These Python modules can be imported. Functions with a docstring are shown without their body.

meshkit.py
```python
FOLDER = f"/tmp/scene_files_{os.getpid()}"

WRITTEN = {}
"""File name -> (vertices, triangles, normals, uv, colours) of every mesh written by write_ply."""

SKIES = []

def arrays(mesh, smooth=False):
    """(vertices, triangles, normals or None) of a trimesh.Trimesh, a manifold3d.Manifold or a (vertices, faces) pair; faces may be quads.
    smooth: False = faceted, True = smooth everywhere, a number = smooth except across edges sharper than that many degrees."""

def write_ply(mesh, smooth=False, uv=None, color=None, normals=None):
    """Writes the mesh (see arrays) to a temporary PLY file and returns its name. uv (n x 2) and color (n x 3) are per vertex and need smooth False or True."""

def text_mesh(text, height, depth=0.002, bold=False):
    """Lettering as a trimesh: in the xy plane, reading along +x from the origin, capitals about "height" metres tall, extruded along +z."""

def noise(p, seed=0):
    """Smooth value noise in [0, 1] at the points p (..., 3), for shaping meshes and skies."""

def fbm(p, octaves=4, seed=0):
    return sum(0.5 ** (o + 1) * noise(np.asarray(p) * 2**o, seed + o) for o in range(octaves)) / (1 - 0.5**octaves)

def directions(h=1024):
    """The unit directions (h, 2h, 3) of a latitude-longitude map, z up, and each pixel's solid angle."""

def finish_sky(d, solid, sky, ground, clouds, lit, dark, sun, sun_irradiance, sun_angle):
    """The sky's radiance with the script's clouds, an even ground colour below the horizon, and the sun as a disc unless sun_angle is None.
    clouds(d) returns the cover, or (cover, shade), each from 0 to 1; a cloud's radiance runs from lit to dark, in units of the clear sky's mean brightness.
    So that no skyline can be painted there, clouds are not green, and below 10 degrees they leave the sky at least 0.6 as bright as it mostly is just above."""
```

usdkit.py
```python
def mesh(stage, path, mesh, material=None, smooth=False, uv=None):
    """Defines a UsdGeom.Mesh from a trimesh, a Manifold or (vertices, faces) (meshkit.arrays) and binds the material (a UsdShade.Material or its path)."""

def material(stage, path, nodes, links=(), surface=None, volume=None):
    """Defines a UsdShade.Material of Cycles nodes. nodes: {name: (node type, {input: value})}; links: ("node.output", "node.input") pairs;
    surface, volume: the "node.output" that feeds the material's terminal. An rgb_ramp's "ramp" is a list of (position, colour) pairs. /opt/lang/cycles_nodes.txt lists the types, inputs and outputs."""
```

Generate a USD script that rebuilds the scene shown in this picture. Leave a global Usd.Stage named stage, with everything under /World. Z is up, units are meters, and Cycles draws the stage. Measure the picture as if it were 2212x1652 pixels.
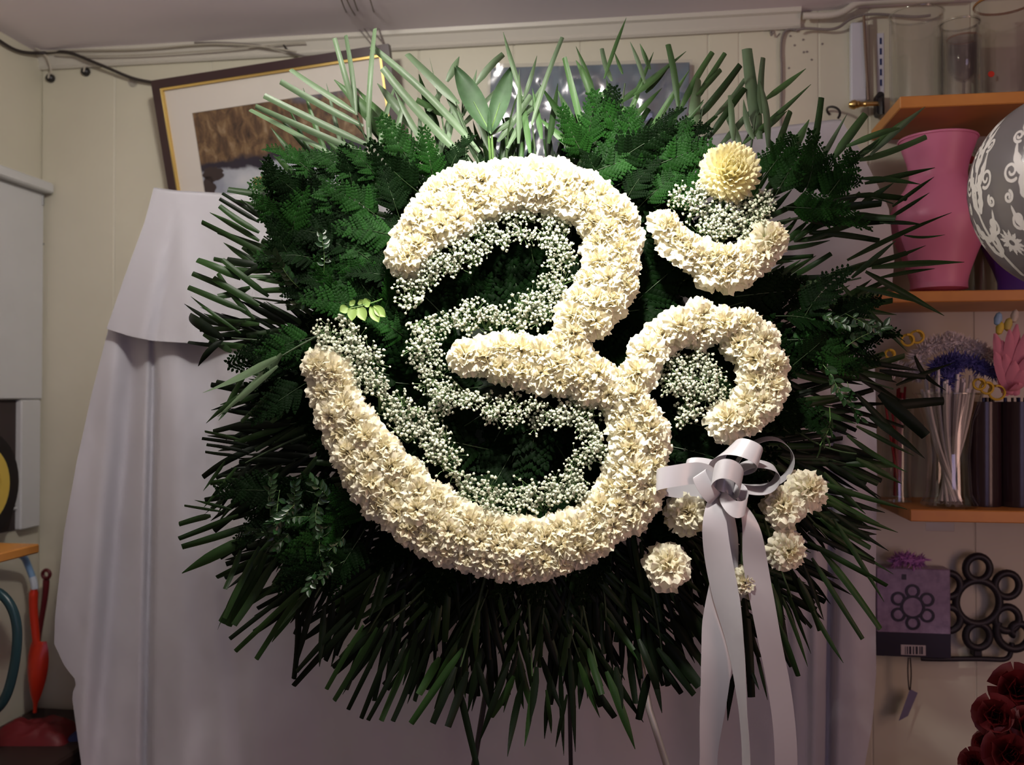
import math, random
import numpy as np
import trimesh
import shapely
from shapely.geometry import Polygon, LineString, Point
from shapely.ops import unary_union, nearest_points
from scipy.cluster.vq import kmeans2
import usdkit, meshkit
from pxr import Usd, UsdGeom, UsdLux, UsdShade, Gf, Sdf

stage = Usd.Stage.CreateInMemory()
UsdGeom.SetStageUpAxis(stage, UsdGeom.Tokens.z)
UsdGeom.SetStageMetersPerUnit(stage, 1.0)
UsdGeom.Xform.Define(stage, '/World')
stage.SetDefaultPrim(stage.GetPrimAtPath('/World'))
random.seed(7); RNG = np.random.default_rng(7)
rad = math.radians

# ------------------------------------------------------------------ camera, light, exposure
FPX, CX, CY, EYE, PITCH = 2000.0, 1106.0, 826.0, 1.45, rad(0.83)
cam = UsdGeom.Camera.Define(stage, '/World/camera')
cam.AddTranslateOp().Set(Gf.Vec3d(0, 0, EYE)); cam.AddRotateXOp().Set(90 + 0.83)
cam.CreateHorizontalApertureAttr(36.0); cam.CreateVerticalApertureAttr(36.0 * 1652 / 2212)
cam.CreateFocalLengthAttr(36.0 * FPX / 2212); cam.CreateClippingRangeAttr(Gf.Vec2f(0.05, 50))
cam.CreateFStopAttr(2.6); cam.CreateFocusDistanceAttr(1.72)
cam.CreateExposureAttr(0.9)

def light_rect(name, pos, rx, rz, w, h, inten, col):
    l = UsdLux.RectLight.Define(stage, '/World/' + name)
    l.AddTranslateOp().Set(Gf.Vec3d(*pos)); l.AddRotateZOp().Set(rz); l.AddRotateXOp().Set(rx)
    l.CreateWidthAttr(w); l.CreateHeightAttr(h); l.CreateIntensityAttr(inten); l.CreateColorAttr(Gf.Vec3f(*col))
    return l
# the shop's ceiling spot over the display
sp = UsdLux.SphereLight.Define(stage, '/World/ceiling_spot')
sp.AddTranslateOp().Set(Gf.Vec3d(0.04, 1.02, 2.34)); sp.AddRotateZOp().Set(-4); sp.AddRotateXOp().Set(46)
sp.CreateRadiusAttr(0.05); sp.CreateIntensityAttr(740.0); sp.CreateColorAttr(Gf.Vec3f(1.0, 0.96, 0.88))
sh = UsdLux.ShapingAPI.Apply(sp.GetPrim()); sh.CreateShapingConeAngleAttr(30); sh.CreateShapingConeSoftnessAttr(0.85)
# bare bulb out of view near the ceiling, placed to light walls and sheet
bulb = UsdLux.SphereLight.Define(stage, '/World/ceiling_bulb')
bulb.AddTranslateOp().Set(Gf.Vec3d(-0.46, 1.33, 2.32)); bulb.CreateRadiusAttr(0.05); bulb.CreateIntensityAttr(112.0); bulb.CreateColorAttr(Gf.Vec3f(1.0, 0.95, 0.87))
# warm reddish light out of view, placed to light the right shelves and wall
light_rect('cooler_light', (1.66, 0.62, 1.35), 90, 81.8, 0.72, 1.15, 1.75, (1.0, 0.58, 0.48))
# violet light out of view behind the camera, placed to light the sheet
light_rect('window_light', (0.95, -1.98, 1.35), 90, 0, 1.3, 1.1, 0.8, (0.66, 0.56, 1.0))

# ------------------------------------------------------------------ pixel -> point
def ray(px, py):
    dx, up = (px - CX) / FPX, (CY - py) / FPX
    return np.array([dx, math.cos(PITCH) - math.sin(PITCH) * up, math.sin(PITCH) + math.cos(PITCH) * up])
def at(px, py, y):
    d = ray(px, py); return np.array([0, 0, EYE]) + d * (y / d[1])
TH = rad(8.2); WU = np.array([math.cos(TH), -math.sin(TH), 0]); WN = np.array([-math.sin(TH), -math.cos(TH), 0]); W0 = np.array([0, 2.39, 0]); UZ = np.array([0, 0, 1.0])
def at_v(px, py, v):                       # point on the plane v metres out from the back wall
    d = ray(px, py); o = np.array([0, 0, EYE]); t = np.dot(W0 + v * WN - o, WN) / np.dot(d, WN); return o + d * t
def at_u(px, py, u):                       # point on the plane u along the back wall (parallel to the left wall)
    d = ray(px, py); o = np.array([0, 0, EYE]); t = np.dot(W0 + u * WU - o, WU) / np.dot(d, WU); return o + d * t
def wp(u, v, z): return W0 + u * WU + v * WN + z * UZ
def uvz(p): q = np.asarray(p) - W0; return float(np.dot(q, WU)), float(np.dot(q, WN)), float(p[2])
WM = np.eye(4); WM[:3, 0] = WU; WM[:3, 1] = -WN; WM[:3, 3] = W0   # wall frame: x along, y into the wall, z up

# ------------------------------------------------------------------ prims
_count = {}
def numbered(parent, name):
    k = (parent, name); n = _count.get(k, 0); _count[k] = n + 1
    return f'{parent}/{name}' + (f'_{n:03d}' if n else '')
def setd(prim, **kw):
    for k, v in kw.items():
        if v: prim.SetCustomDataByKey(k, v)
def gmat(M): return Gf.Matrix4d(*np.asarray(M, float).T.ravel().tolist())
def tr(p): M = np.eye(4); M[:3, 3] = p; return M
class Thing:
    def __init__(s, name, label=None, cat=None, group=None, M=None, kind=None):
        s.M = np.eye(4) if M is None else (tr(M) if np.shape(M) == (3,) else np.asarray(M, float)); s.inv = np.linalg.inv(s.M)
        s.path = numbered('/World', name); x = UsdGeom.Xform.Define(stage, s.path)
        x.AddTransformOp().Set(gmat(s.M)); s.prim = x.GetPrim()
        setd(s.prim, label=label, category=cat, group=group, kind=kind)
    def part(s, name, mesh, mat, parent=None, smooth=30, local=False, label=None, kind=None):
        v, f = (np.array(mesh.vertices), np.array(mesh.faces)) if hasattr(mesh, 'vertices') else (np.asarray(mesh[0], float), np.asarray(mesh[1]))
        if not local: v = v @ s.inv[:3, :3].T + s.inv[:3, 3]
        p = numbered(parent or s.path, name)
        m = usdkit.mesh(stage, p, (v, f), mat, smooth=smooth); setd(m.GetPrim(), label=label, kind=kind)
        return p
def single(name, mesh, mat, label=None, cat=None, group=None, smooth=30, kind=None):
    v, f = (np.array(mesh.vertices), np.array(mesh.faces)) if hasattr(mesh, 'vertices') else (np.asarray(mesh[0], float), np.asarray(mesh[1]))
    p = numbered('/World', name); m = usdkit.mesh(stage, p, (v, f), mat, smooth=smooth)
    setd(m.GetPrim(), label=label, category=cat, group=group, kind=kind); return p
def copy_of(path, name, M, label, cat, group=None):
    x = UsdGeom.Xform.Define(stage, numbered('/World', name)); p = x.GetPrim()
    p.GetReferences().AddInternalReference(path); p.SetInstanceable(True)
    x.ClearXformOpOrder(); x.MakeMatrixXform().Set(gmat(M)); setd(p, label=label, category=cat, group=group); return p

# ------------------------------------------------------------------ mesh helpers
cat_ = trimesh.util.concatenate
def rbox(lo, hi, r=0.002):
    lo, hi = np.array(lo, float), np.array(hi, float); r = min(r, 0.45 * (hi - lo).min()); pts = []
    for i in np.ndindex(2, 2, 2):
        c = np.where(i, hi, lo); sg = np.where(i, -1, 1)
        for k in range(3):
            o = sg * r; o[k] = 0; pts.append(c + o)
    return trimesh.convex.convex_hull(np.array(pts))
def wbox(u0, u1, v0, v1, z0, z1, r=0.002):       # box in the back wall's frame
    return rbox((u0, -v1, z0), (u1, -v0, z1), r).apply_transform(WM)
def bez(pts, n=24):
    P = np.asarray(pts, float)
    if len(P) == 2: return np.linspace(P[0], P[1], n)
    from scipy.interpolate import CubicSpline
    t = np.r_[0, np.cumsum(np.maximum(np.linalg.norm(np.diff(P, axis=0), axis=1), 1e-6))]
    return CubicSpline(t, P)(np.linspace(0, t[-1], n))
def tube(path, r, n=6, closed=False):
    P = np.asarray(path, float); m = len(P); R = np.broadcast_to(np.asarray(r, float), (m,))
    T = np.gradient(P, axis=0) if not closed else np.roll(P, -1, 0) - np.roll(P, 1, 0)
    T /= np.maximum(np.linalg.norm(T, axis=1, keepdims=True), 1e-9)
    a = np.array([0, 0, 1.0]) if abs(T[0][2]) < 0.9 else np.array([1.0, 0, 0]); V = []
    N = np.cross(T[0], a); N /= np.linalg.norm(N)
    for i in range(m):
        N = N - T[i] * np.dot(N, T[i]); N /= max(np.linalg.norm(N), 1e-9); B = np.cross(T[i], N)
        for k in range(n):
            g = 2 * math.pi * k / n; V.append(P[i] + R[i] * (math.cos(g) * N + math.sin(g) * B))
    F = []
    for i in range(m if closed else m - 1):
        j = (i + 1) % m
        for k in range(n):
            l = (k + 1) % n; F += [[i*n+k, i*n+l, j*n+l], [i*n+k, j*n+l, j*n+k]]
    if not closed:
        V += [P[0], P[-1]]; a0 = m * n
        for k in range(n):
            l = (k + 1) % n; F += [[a0, l, k], [a0 + 1, (m-1)*n+k, (m-1)*n+l]]
    return trimesh.Trimesh(np.array(V), np.array(F), process=False)
def lathe(prof, n=40, M=None):
    P = np.asarray(prof, float); V = []; F = []; m = len(P)
    for i in range(m):
        for k in range(n):
            g = 2 * math.pi * k / n; V.append([P[i][0] * math.cos(g), P[i][0] * math.sin(g), P[i][1]])
    for i in range(m - 1):
        for k in range(n):
            l = (k + 1) % n; F += [[i*n+k, i*n+l, (i+1)*n+l], [i*n+k, (i+1)*n+l, (i+1)*n+k]]
    t = trimesh.Trimesh(np.array(V), np.array(F), process=False)
    return t.apply_translation(M) if M is not None else t
def grid_mesh(G, flip=False):
    G = np.asarray(G); a, b = G.shape[:2]; i = np.arange(a * b).reshape(a, b)
    q = np.stack([i[:-1, :-1], i[1:, :-1], i[1:, 1:], i[:-1, 1:]], -1).reshape(-1, 4)
    f = np.vstack([q[:, [0, 1, 2]], q[:, [0, 2, 3]]])
    return trimesh.Trimesh(G.reshape(-1, 3), f[:, ::-1] if flip else f, process=False)
def strip(path, side, w, thick=0.0006):
    """A ribbon: path (n,3), side (n,3) unit width directions, w widths; closed with a thickness."""
    P = np.asarray(path, float); n = len(P); S = np.broadcast_to(np.asarray(side, float), (n, 3)).copy()
    S /= np.linalg.norm(S, axis=1, keepdims=True); w = np.broadcast_to(np.asarray(w, float), (n,))[:, None]
    T = np.gradient(P, axis=0); N = np.cross(T, S); N /= np.maximum(np.linalg.norm(N, axis=1, keepdims=True), 1e-9)
    A, B = P - S * w / 2, P + S * w / 2; h = N * thick / 2
    G = np.stack([A + h, (A + B) / 2 + h, B + h, B - h, (A + B) / 2 - h, A - h, A + h], 1)
    return grid_mesh(G)
def extrude(poly, h, M=None):
    ms = [trimesh.creation.extrude_polygon(g, h, engine='earcut') for g in getattr(poly, 'geoms', [poly]) if g.area > 1e-9]
    t = cat_(ms); return t.apply_transform(M) if M is not None else t
def align(d, roll=0.0, scale=1.0, pos=(0, 0, 0), up=None):
    """Matrix taking +z to d (and +y towards up), rolled about d."""
    z = np.asarray(d, float); z = z / np.linalg.norm(z)
    up = np.array([0, 0, 1.0]) if up is None else np.asarray(up, float)
    x = np.cross(up, z); 
    if np.linalg.norm(x) < 1e-6: x = np.array([1.0, 0, 0])
    x /= np.linalg.norm(x); y = np.cross(z, x); c, s = math.cos(roll), math.sin(roll)
    M = np.eye(4); M[:3, 0] = (c * x + s * y) * scale; M[:3, 1] = (-s * x + c * y) * scale; M[:3, 2] = z * scale; M[:3, 3] = pos
    return M

# ------------------------------------------------------------------ materials
def mat(name, col, rough=0.5, vary=0.0, scale=30.0, bump=0.0, bscale=200.0, rnd=0.0, col2=None, translucent=0.0, tcol=None, **kw):
    nodes = {'p': ('principled_bsdf', {'base_color': col, 'roughness': rough, **kw})}; links = []
    src = None
    if vary or col2 is not None:
        nodes['tc'] = ('texture_coordinate', {}); nodes['n'] = ('noise_texture', {'scale': scale, 'detail': 4.0})
        c2 = col2 if col2 is not None else tuple(c * (1 - vary) for c in col)
        nodes['r'] = ('rgb_ramp', {'ramp': [(0.3, c2), (0.7, col)]})
        links += [('tc.object', 'n.vector'), ('n.fac', 'r.fac')]; src = 'r.color'
    if rnd:
        nodes['oi'] = ('object_info', {}); nodes['mr'] = ('map_range', {'to_min': 1 - rnd, 'to_max': 1 + rnd})
        nodes['h'] = ('hsv', {'color': col}); links += [('oi.random', 'mr.value'), ('mr.result', 'h.value')]
        if src: links.append((src, 'h.color'))
        src = 'h.color'
    if src: links.append((src, 'p.base_color'))
    if bump:
        nodes['tb'] = ('texture_coordinate', {}); nodes['nb'] = ('noise_texture', {'scale': bscale, 'detail': 3.0}); nodes['b'] = ('bump', {'strength': bump, 'distance': 0.002})
        links += [('tb.object', 'nb.vector'), ('nb.fac', 'b.height'), ('b.normal', 'p.normal')]
    out = 'p.BSDF'
    if translucent:
        nodes['t'] = ('translucent_bsdf', {'color': tcol or col}); nodes['m'] = ('mix_closure', {'fac': translucent})
        links += [('p.BSDF', 'm.closure1'), ('t.BSDF', 'm.closure2')]; out = 'm.closure'
        if src and not tcol: links.append((src, 't.color'))
    return usdkit.material(stage, '/World/Looks/' + name, nodes, links, surface=out)
def thin_glass(name, tint=(1, 1, 1), rough=0.02, edge=0.55, base=0.05):
    return usdkit.material(stage, '/World/Looks/' + name, {'t': ('transparent_bsdf', {'color': tint}), 'g': ('glossy_bsdf', {'color': (1, 1, 1), 'roughness': rough}),
        'f': ('layer_weight', {'blend': 0.5}), 'w': ('math', {'math_type': 'power', 'value2': 3.0}), 'a': ('math', {'math_type': 'multiply_add', 'value2': edge, 'value3': base, 'use_clamp': True}), 'm': ('mix_closure', {})},
        [('f.facing', 'w.value1'), ('w.value', 'a.value1'), ('a.value', 'm.fac'), ('t.BSDF', 'm.closure1'), ('g.BSDF', 'm.closure2')], surface='m.closure')
UsdGeom.Scope.Define(stage, '/World/Looks')
m_wall = mat('cream_panel', (0.66, 0.63, 0.50), 0.45, vary=0.08, scale=3.0)
m_groove = mat('groove', (0.62, 0.60, 0.50), 0.6)
m_ceil = mat('ceiling_paint', (0.86, 0.80, 0.87), 0.8, vary=0.05, scale=2.0)
m_trim = mat('cream_trim', (0.60, 0.57, 0.50), 0.4)
m_floor = mat('floor_tile', (0.22, 0.17, 0.16), 0.5, vary=0.3, scale=6)
m_white = mat('white_paint', (0.66, 0.67, 0.66), 0.4, vary=0.06, scale=6)
m_sheet = mat('white_sheet', (0.525, 0.52, 0.555), 0.85, vary=0.06, scale=5, bump=0.25, bscale=700, sheen_weight=0.1)
m_wood = mat('orange_shelf_wood', (0.60, 0.26, 0.055), 0.45, col2=(0.48, 0.19, 0.04), scale=9)
m_brown = mat('dark_brown_wood', (0.028, 0.014, 0.012), 0.5, vary=0.3, scale=10)
m_frame = mat('frame_brown', (0.035, 0.014, 0.016), 0.35)
m_gold = mat('gold_leaf', (0.80, 0.58, 0.20), 0.28, metallic=1.0)
m_brass = mat('brass', (0.62, 0.42, 0.16), 0.3, metallic=1.0)
m_mat = mat('cream_mat_board', (0.62, 0.58, 0.52), 0.7)
m_black = mat('black_plastic', (0.012, 0.010, 0.012), 0.4)
m_iron = mat('black_iron', (0.012, 0.009, 0.014), 0.5)
m_cable_d = mat('dark_cable', (0.03, 0.022, 0.02), 0.5)
m_cable_g = mat('grey_cable', (0.22, 0.19, 0.18), 0.5)
m_cable_w = mat('pale_cable', (0.50, 0.46, 0.38), 0.5)
m_clear = thin_glass('clear_plastic', (0.95, 0.95, 0.97), 0.1, base=0.10)
m_glass = thin_glass('clear_glass', (0.93, 0.93, 0.91), 0.03, base=0.07)
m_cello = thin_glass('cellophane', (0.95, 0.96, 0.97), 0.10, base=0.22)
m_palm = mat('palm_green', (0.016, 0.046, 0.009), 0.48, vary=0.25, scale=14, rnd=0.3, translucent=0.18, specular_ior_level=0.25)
m_palm_lit = mat('palm_lit_green', (0.115, 0.185, 0.095), 0.45, vary=0.15, scale=14, rnd=0.15, translucent=0.2, specular_ior_level=0.45)  # lit copy of the palm green, for blades under the spot
m_palm_half_lit = mat('palm_half_lit_green', (0.060, 0.135, 0.040), 0.46, vary=0.2, scale=14, rnd=0.2, translucent=0.2, specular_ior_level=0.4)  # half lit copy of the palm green, for the top fronds
m_palm_shade = mat('palm_shade_green', (0.004, 0.0095, 0.003), 0.5, vary=0.2, scale=14, rnd=0.3, translucent=0.1, specular_ior_level=0.15)  # shaded copy of the palm green, for low and inner fronds
m_fern_shade = mat('fern_shade_green', (0.002, 0.0085, 0.0015), 0.6, rnd=0.35, translucent=0.12, specular_ior_level=0.04)  # deep shade between the flowers is put into this fern colour
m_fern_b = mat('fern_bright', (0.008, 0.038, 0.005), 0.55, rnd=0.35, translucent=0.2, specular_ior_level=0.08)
m_broad = mat('broad_leaf_green', (0.055, 0.115, 0.05), 0.55, vary=0.35, scale=40, translucent=0.15, specular_ior_level=0.3)
m_lime = mat('lime_leaf', (0.28, 0.42, 0.11), 0.45, translucent=0.3)
m_gloss = mat('glossy_leaf', (0.013, 0.045, 0.012), 0.33, rnd=0.3, translucent=0.1)
m_stem = mat('green_stem', (0.10, 0.19, 0.05), 0.5)
m_fstem = mat('fern_stem', (0.020, 0.045, 0.010), 0.6)
m_foam = mat('green_foam', (0.006, 0.012, 0.006), 0.95, bump=0.5, bscale=300)
m_petal = mat('carnation_outer', (0.88, 0.835, 0.665), 0.6, rnd=0.04, translucent=0.33, specular_ior_level=.3)
m_petal_i = mat('carnation_inner', (0.89, 0.83, 0.62), 0.6, rnd=0.04, translucent=0.33, specular_ior_level=.3)
m_calyx = mat('carnation_calyx', (0.16, 0.27, 0.10), 0.5)
m_mum = mat('mum_petal', (0.90, 0.84, 0.54), 0.5, translucent=0.35)
m_breath = mat('breath_floret', (0.58, 0.61, 0.47), 0.6, translucent=0.15)
m_bstem = mat('breath_stem', (0.16, 0.25, 0.10), 0.6)
m_satin = mat('satin_ribbon', (0.47, 0.45, 0.475), 0.28, sheen_weight=0.2, specular_ior_level=0.6, translucent=0.12)
m_pale_metal = mat('easel_metal', (0.50, 0.46, 0.44), 0.35, metallic=0.6)
m_red = mat('red_plastic', (0.62, 0.035, 0.012), 0.3)
m_dred = mat('dark_red_plastic', (0.12, 0.008, 0.012), 0.4)
m_bluemet = mat('blue_plastic', (0.20, 0.35, 0.55), 0.3)
m_navy = mat('navy_cloth', (0.01, 0.025, 0.12), 0.6)
m_teal = mat('teal_hose', (0.010, 0.045, 0.055), 0.35)
m_yellow = mat('yellow_tape', (0.75, 0.55, 0.10), 0.4)

# ------------------------------------------------------------------ the room
CEIL = 2.405
UL = uvz(at_v(88, 500, 0))[0]; UR = 2.3; VF = 4.6
def slab(name, mesh, m): single(name, mesh, m, kind='structure')
wb = Thing('wall_back', kind='structure', M=wp(UL, 0, 0))
seams = [UL] + [uvz(at_v(x, 400, 0))[0] for x in (247, 455, 690, 905, 1110, 1255, 1531, 1598, 1770, 1878, 2100)] + [UR]
for a, b in zip(seams[:-1], seams[1:]):
    wb.part('panel', wbox(a + 0.0012, b - 0.0012, -0.03, 0, 0, CEIL, 0.002), m_wall)
wb.part('backing_board', wbox(UL, UR, -0.06, -0.002, 0, CEIL), m_groove)
slab('wall_left', wbox(UL - 0.08, UL, -0.06, VF, 0, CEIL), m_wall)
slab('wall_right', wbox(UR, UR + 0.08, -0.06, VF, 0, CEIL), m_wall)
slab('wall_front', wbox(UL, UR, VF, VF + 0.08, 0, CEIL), m_wall)
slab('ceiling', wbox(UL - 0.08, UR + 0.08, -0.08, VF + 0.08, CEIL, CEIL + 0.08), m_ceil)
slab('floor', wbox(UL - 0.08, UR + 0.08, -0.08, VF + 0.08, -0.08, 0), m_floor)
w1 = Thing('window_1', kind='structure', M=np.array([.95, -2.02, .8]))  # unseen window, placed around the violet light behind the camera
for lo, hi in (((.26, -2.06, .74), (1.64, -2.0, .79)), ((.26, -2.06, 1.91), (1.64, -2.0, 1.96)), ((.26, -2.06, .79), (.30, -2.0, 1.91)), ((1.60, -2.06, .79), (1.64, -2.0, 1.91))):
    w1.part('window_frame', rbox(lo, hi, .004), m_white)
w1.part('pane', rbox((.30, -2.045, .79), (1.60, -2.035, 1.91), .001), thin_glass('window_glass', (.97, .97, .98)))
for (lx, ly, lz) in ((-0.46, 1.33, 2.365), (0.04, 1.02, 2.385)):  # holders out of view, placed above the bulb and the spot
    single('lamp_holder', lathe([(0, 0), (.022, .001), (.03, CEIL - lz - .004), (.045, CEIL - lz - .001), (0, CEIL - lz - .001)], 24, (lx, ly, lz)), m_white, 'unseen white ceiling lamp holder ' + ('left of the display' if lx < 0 else 'over the display'), 'lamp')
fcool = Thing('flower_cooler', 'tall dark cooler out of view, placed behind the reddish light from the right', 'cooler', M=np.array([1.95, .62, 0]))  # unseen cooler, placed to carry the reddish light on the right
CM = tr((1.70, .62, 0)) @ np.block([[np.array([[math.cos(TH), math.sin(TH), 0], [-math.sin(TH), math.cos(TH), 0], [0, 0, 1]]), np.zeros((3, 1))], [np.zeros((1, 3)), np.ones((1, 1))]])
fcool.part('cabinet', rbox((.0, -.46, 0), (.48, .46, 1.99), .006).apply_transform(CM), m_brown)
for lo, hi in (((-.02, -.46, .70), (-.001, -.38, 1.99)), ((-.02, .38, .70), (-.001, .46, 1.99)), ((-.02, -.38, 1.94), (-.001, .38, 1.99)), ((-.02, -.38, .70), (-.001, .38, .76))):
    fcool.part('door_frame', rbox(lo, hi, .003).apply_transform(CM), m_black)
# crown moulding, ends short of the right
ue = uvz(at_v(1730, 40, 0.02))[0]
prof = Polygon([(0, 0), (0, -0.044), (0.010, -0.046), (0.015, -0.041), (0.012, -0.034), (0.017, -0.024), (0.022, -0.014), (0.029, -0.010), (0.031, 0)])
mo = extrude(prof, ue - UL); V = mo.vertices.copy()
mo.vertices = np.array([wp(UL + q[2], q[0], CEIL + q[1]) for q in V]); mo.invert()
slab('trim_1', mo, m_trim)
# white upright corner strip to the right with the conduit above it
u0, u1 = uvz(at_v(1838, 120, 0.02))[0], uvz(at_v(1872, 120, 0.02))[0]
z0 = at_v(1850, 218, 0.02)[2]
slab('trim_2', wbox(u0, u1, 0, 0.022, z0, at_v(1850, 48, 0.02)[2], 0.003), mat('lavender_white', (0.60, 0.60, 0.66), 0.4))

# ------------------------------------------------------------------ cables, hooks, marks on the wall
def cable(pts, r, m, label, v=0.012, name='cable', cat='cable', n=40, group=None):
    P = [at_v(x, y, v) if len(q) == 0 else at_v(x, y, q[0]) for x, y, *q in pts]
    return single(name, tube(bez(P, n), r, 6), m, label, cat, group, smooth=60)
def cl(x, y, v=None): return (x, y) if v is None else (x, y, v)
c1 = [at_u(-30, 70, UL + .012), at_u(5, 92, UL + .012), at_u(40, 110, UL + .012), at_v(95, 114, .04), at_v(140, 112, .04), at_v(185, 127, .038), at_v(240, 150, .03), at_v(290, 170, .02), at_v(330, 178, .015), at_v(380, 186, .012)]
single('cable', tube(bez(c1, 60), 0.0045, 8), m_cable_d, 'thick dark brown cable sagging along the upper left corner to the picture frame', 'cable', smooth=60)
c2 = [at_u(-20, 45, UL + .008), at_u(30, 75, UL + .008), at_u(70, 100, UL + .008), at_v(100, 122, .036), at_v(108, 140, .03), at_v(111, 160, .022)]
single('cable', tube(bez(c2, 40), 0.0025, 6), m_cable_w, 'thin cream cable ending at the leftmost black suction hook', 'cable', smooth=60)
cable([(92, 112), (200, 108), (330, 104), (450, 95), (560, 100), (640, 112)], 0.0022, m_cable_w, 'thin cream cable running just under the ceiling moulding above the frame', v=.04)
cable([(120, 118), (260, 120), (400, 113), (520, 104), (600, 96), (660, 92)], 0.0022, m_cable_w, 'thin cream cable running lowest of the cables above the picture frame', v=.036)
cable([(420, 92), (540, 96), (600, 106), (660, 122), (720, 128)], 0.0024, m_cable_g, 'thin grey cable dipping behind the top edge of the picture frame', v=.034)
single('twist_tie', tube(bez([at_v(612, 96, .03), at_v(618, 104, .032), at_v(628, 114, .03)], 8), .0022, 6), m_black, 'small dark twist tie knotted on the cables above the picture frame', 'tie')
for k, (a, b, c, d, lab) in enumerate([((728, -30), (745, 20), (775, 60), (806, 100), 'leftmost thin grey wire slanting across the ceiling to the frame corner'),
                                  ((738, -30), (762, 25), (790, 66), (815, 104), 'middle thin grey wire slanting across the ceiling to the frame corner'),
                                  ((752, -30), (770, 15), (800, 55), (828, 92), 'thin grey wire slanting across the ceiling beside the moulding joint'),
                                  ((790, -30), (806, 20), (818, 50), (832, 110), 'rightmost thin grey wire dropping over the moulding at the frame corner')]):
    def onceil(px, py):
        d = ray(px, py); t = (CEIL - .006 - EYE) / d[2]; return np.array([0, 0, EYE]) + d * t
    P = [onceil(*a), onceil(*b), at_v(c[0], max(c[1], 62), .045), at_v(d[0], d[1], .05)]
    single('wire', tube(bez(P, 24), .0018, 6), m_cable_g, lab, 'wire', smooth=60)
for x, y, lab in ((111, 170, 'round black suction hook at the far upper left with a cream cable'), (187, 156, 'round black suction hook right of the other one under the dark cable')):
    P = at_v(x, y, 0); t = Thing('suction_hook', lab, 'hook', M=P)
    A = align(WN, 0, 1, P)
    t.part('cap', lathe([(0, .016), (.006, .0155), (.010, .012), (.0118, .006), (.012, 0)], 24).apply_transform(A), m_black)
    t.part('hook', tube(bez([P + WN * .006 + UZ * .012, P + WN * .018 + UZ * .006 + WU * .004, P + WN * .020 - UZ * .004 + WU * .004, P + WN * .018 + UZ * .012 + WU * .008], 14), .0016, 6), m_cable_w, label='small pale wire hook')
P = at_v(288, 178, 0); t = Thing('plastic_clip', 'small clear plastic cable clip on the wall left of the frame corner', 'clip', M=P)
A = align(WN, 0, 1, P)
t.part('base', extrude(Point(0, 0).buffer(.014), .003, A), m_clear)
t.part('loop', tube(bez([P + WN * .003 + WU * -.006, P + WN * .012 + UZ * .010, P + WN * .003 + WU * .008], 12), .0018, 6), m_clear)
# conduit at the right
def pipe(name, pts, r, m, lab, v, n=50): return single(name, tube(bez([at_v(x, y, v) for x, y in pts], n), r, 8), m, lab, 'cable', smooth=60)
pipe('conduit', [(1690, 300), (1687, 220), (1688, 140), (1688, 90), (1694, 70), (1720, 66)], .0032, m_cable_g, 'grey cable hanging down the cream wall right of the spray', .008)
pipe('conduit', [(1720, 66), (1770, 63), (1815, 57), (1832, 44), (1850, 36), (1930, 33), (2010, 33)], .0034, m_cable_g, 'dark cable running level under the pale pipe at upper right', .026)
pipe('conduit', [(1735, 35), (1790, 33), (1828, 22), (1850, 8), (1880, 3), (1960, 0), (2060, -4)], .009, m_trim, 'thick cream pipe bending up to the ceiling at upper right', .03)
pipe('conduit', [(1866, 34), (1868, 80), (1872, 150), (1876, 216)], .0035, mat('tan_cable', (0.20, 0.13, 0.09), 0.5), 'brown cable running down beside the white corner strip', .03)
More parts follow.
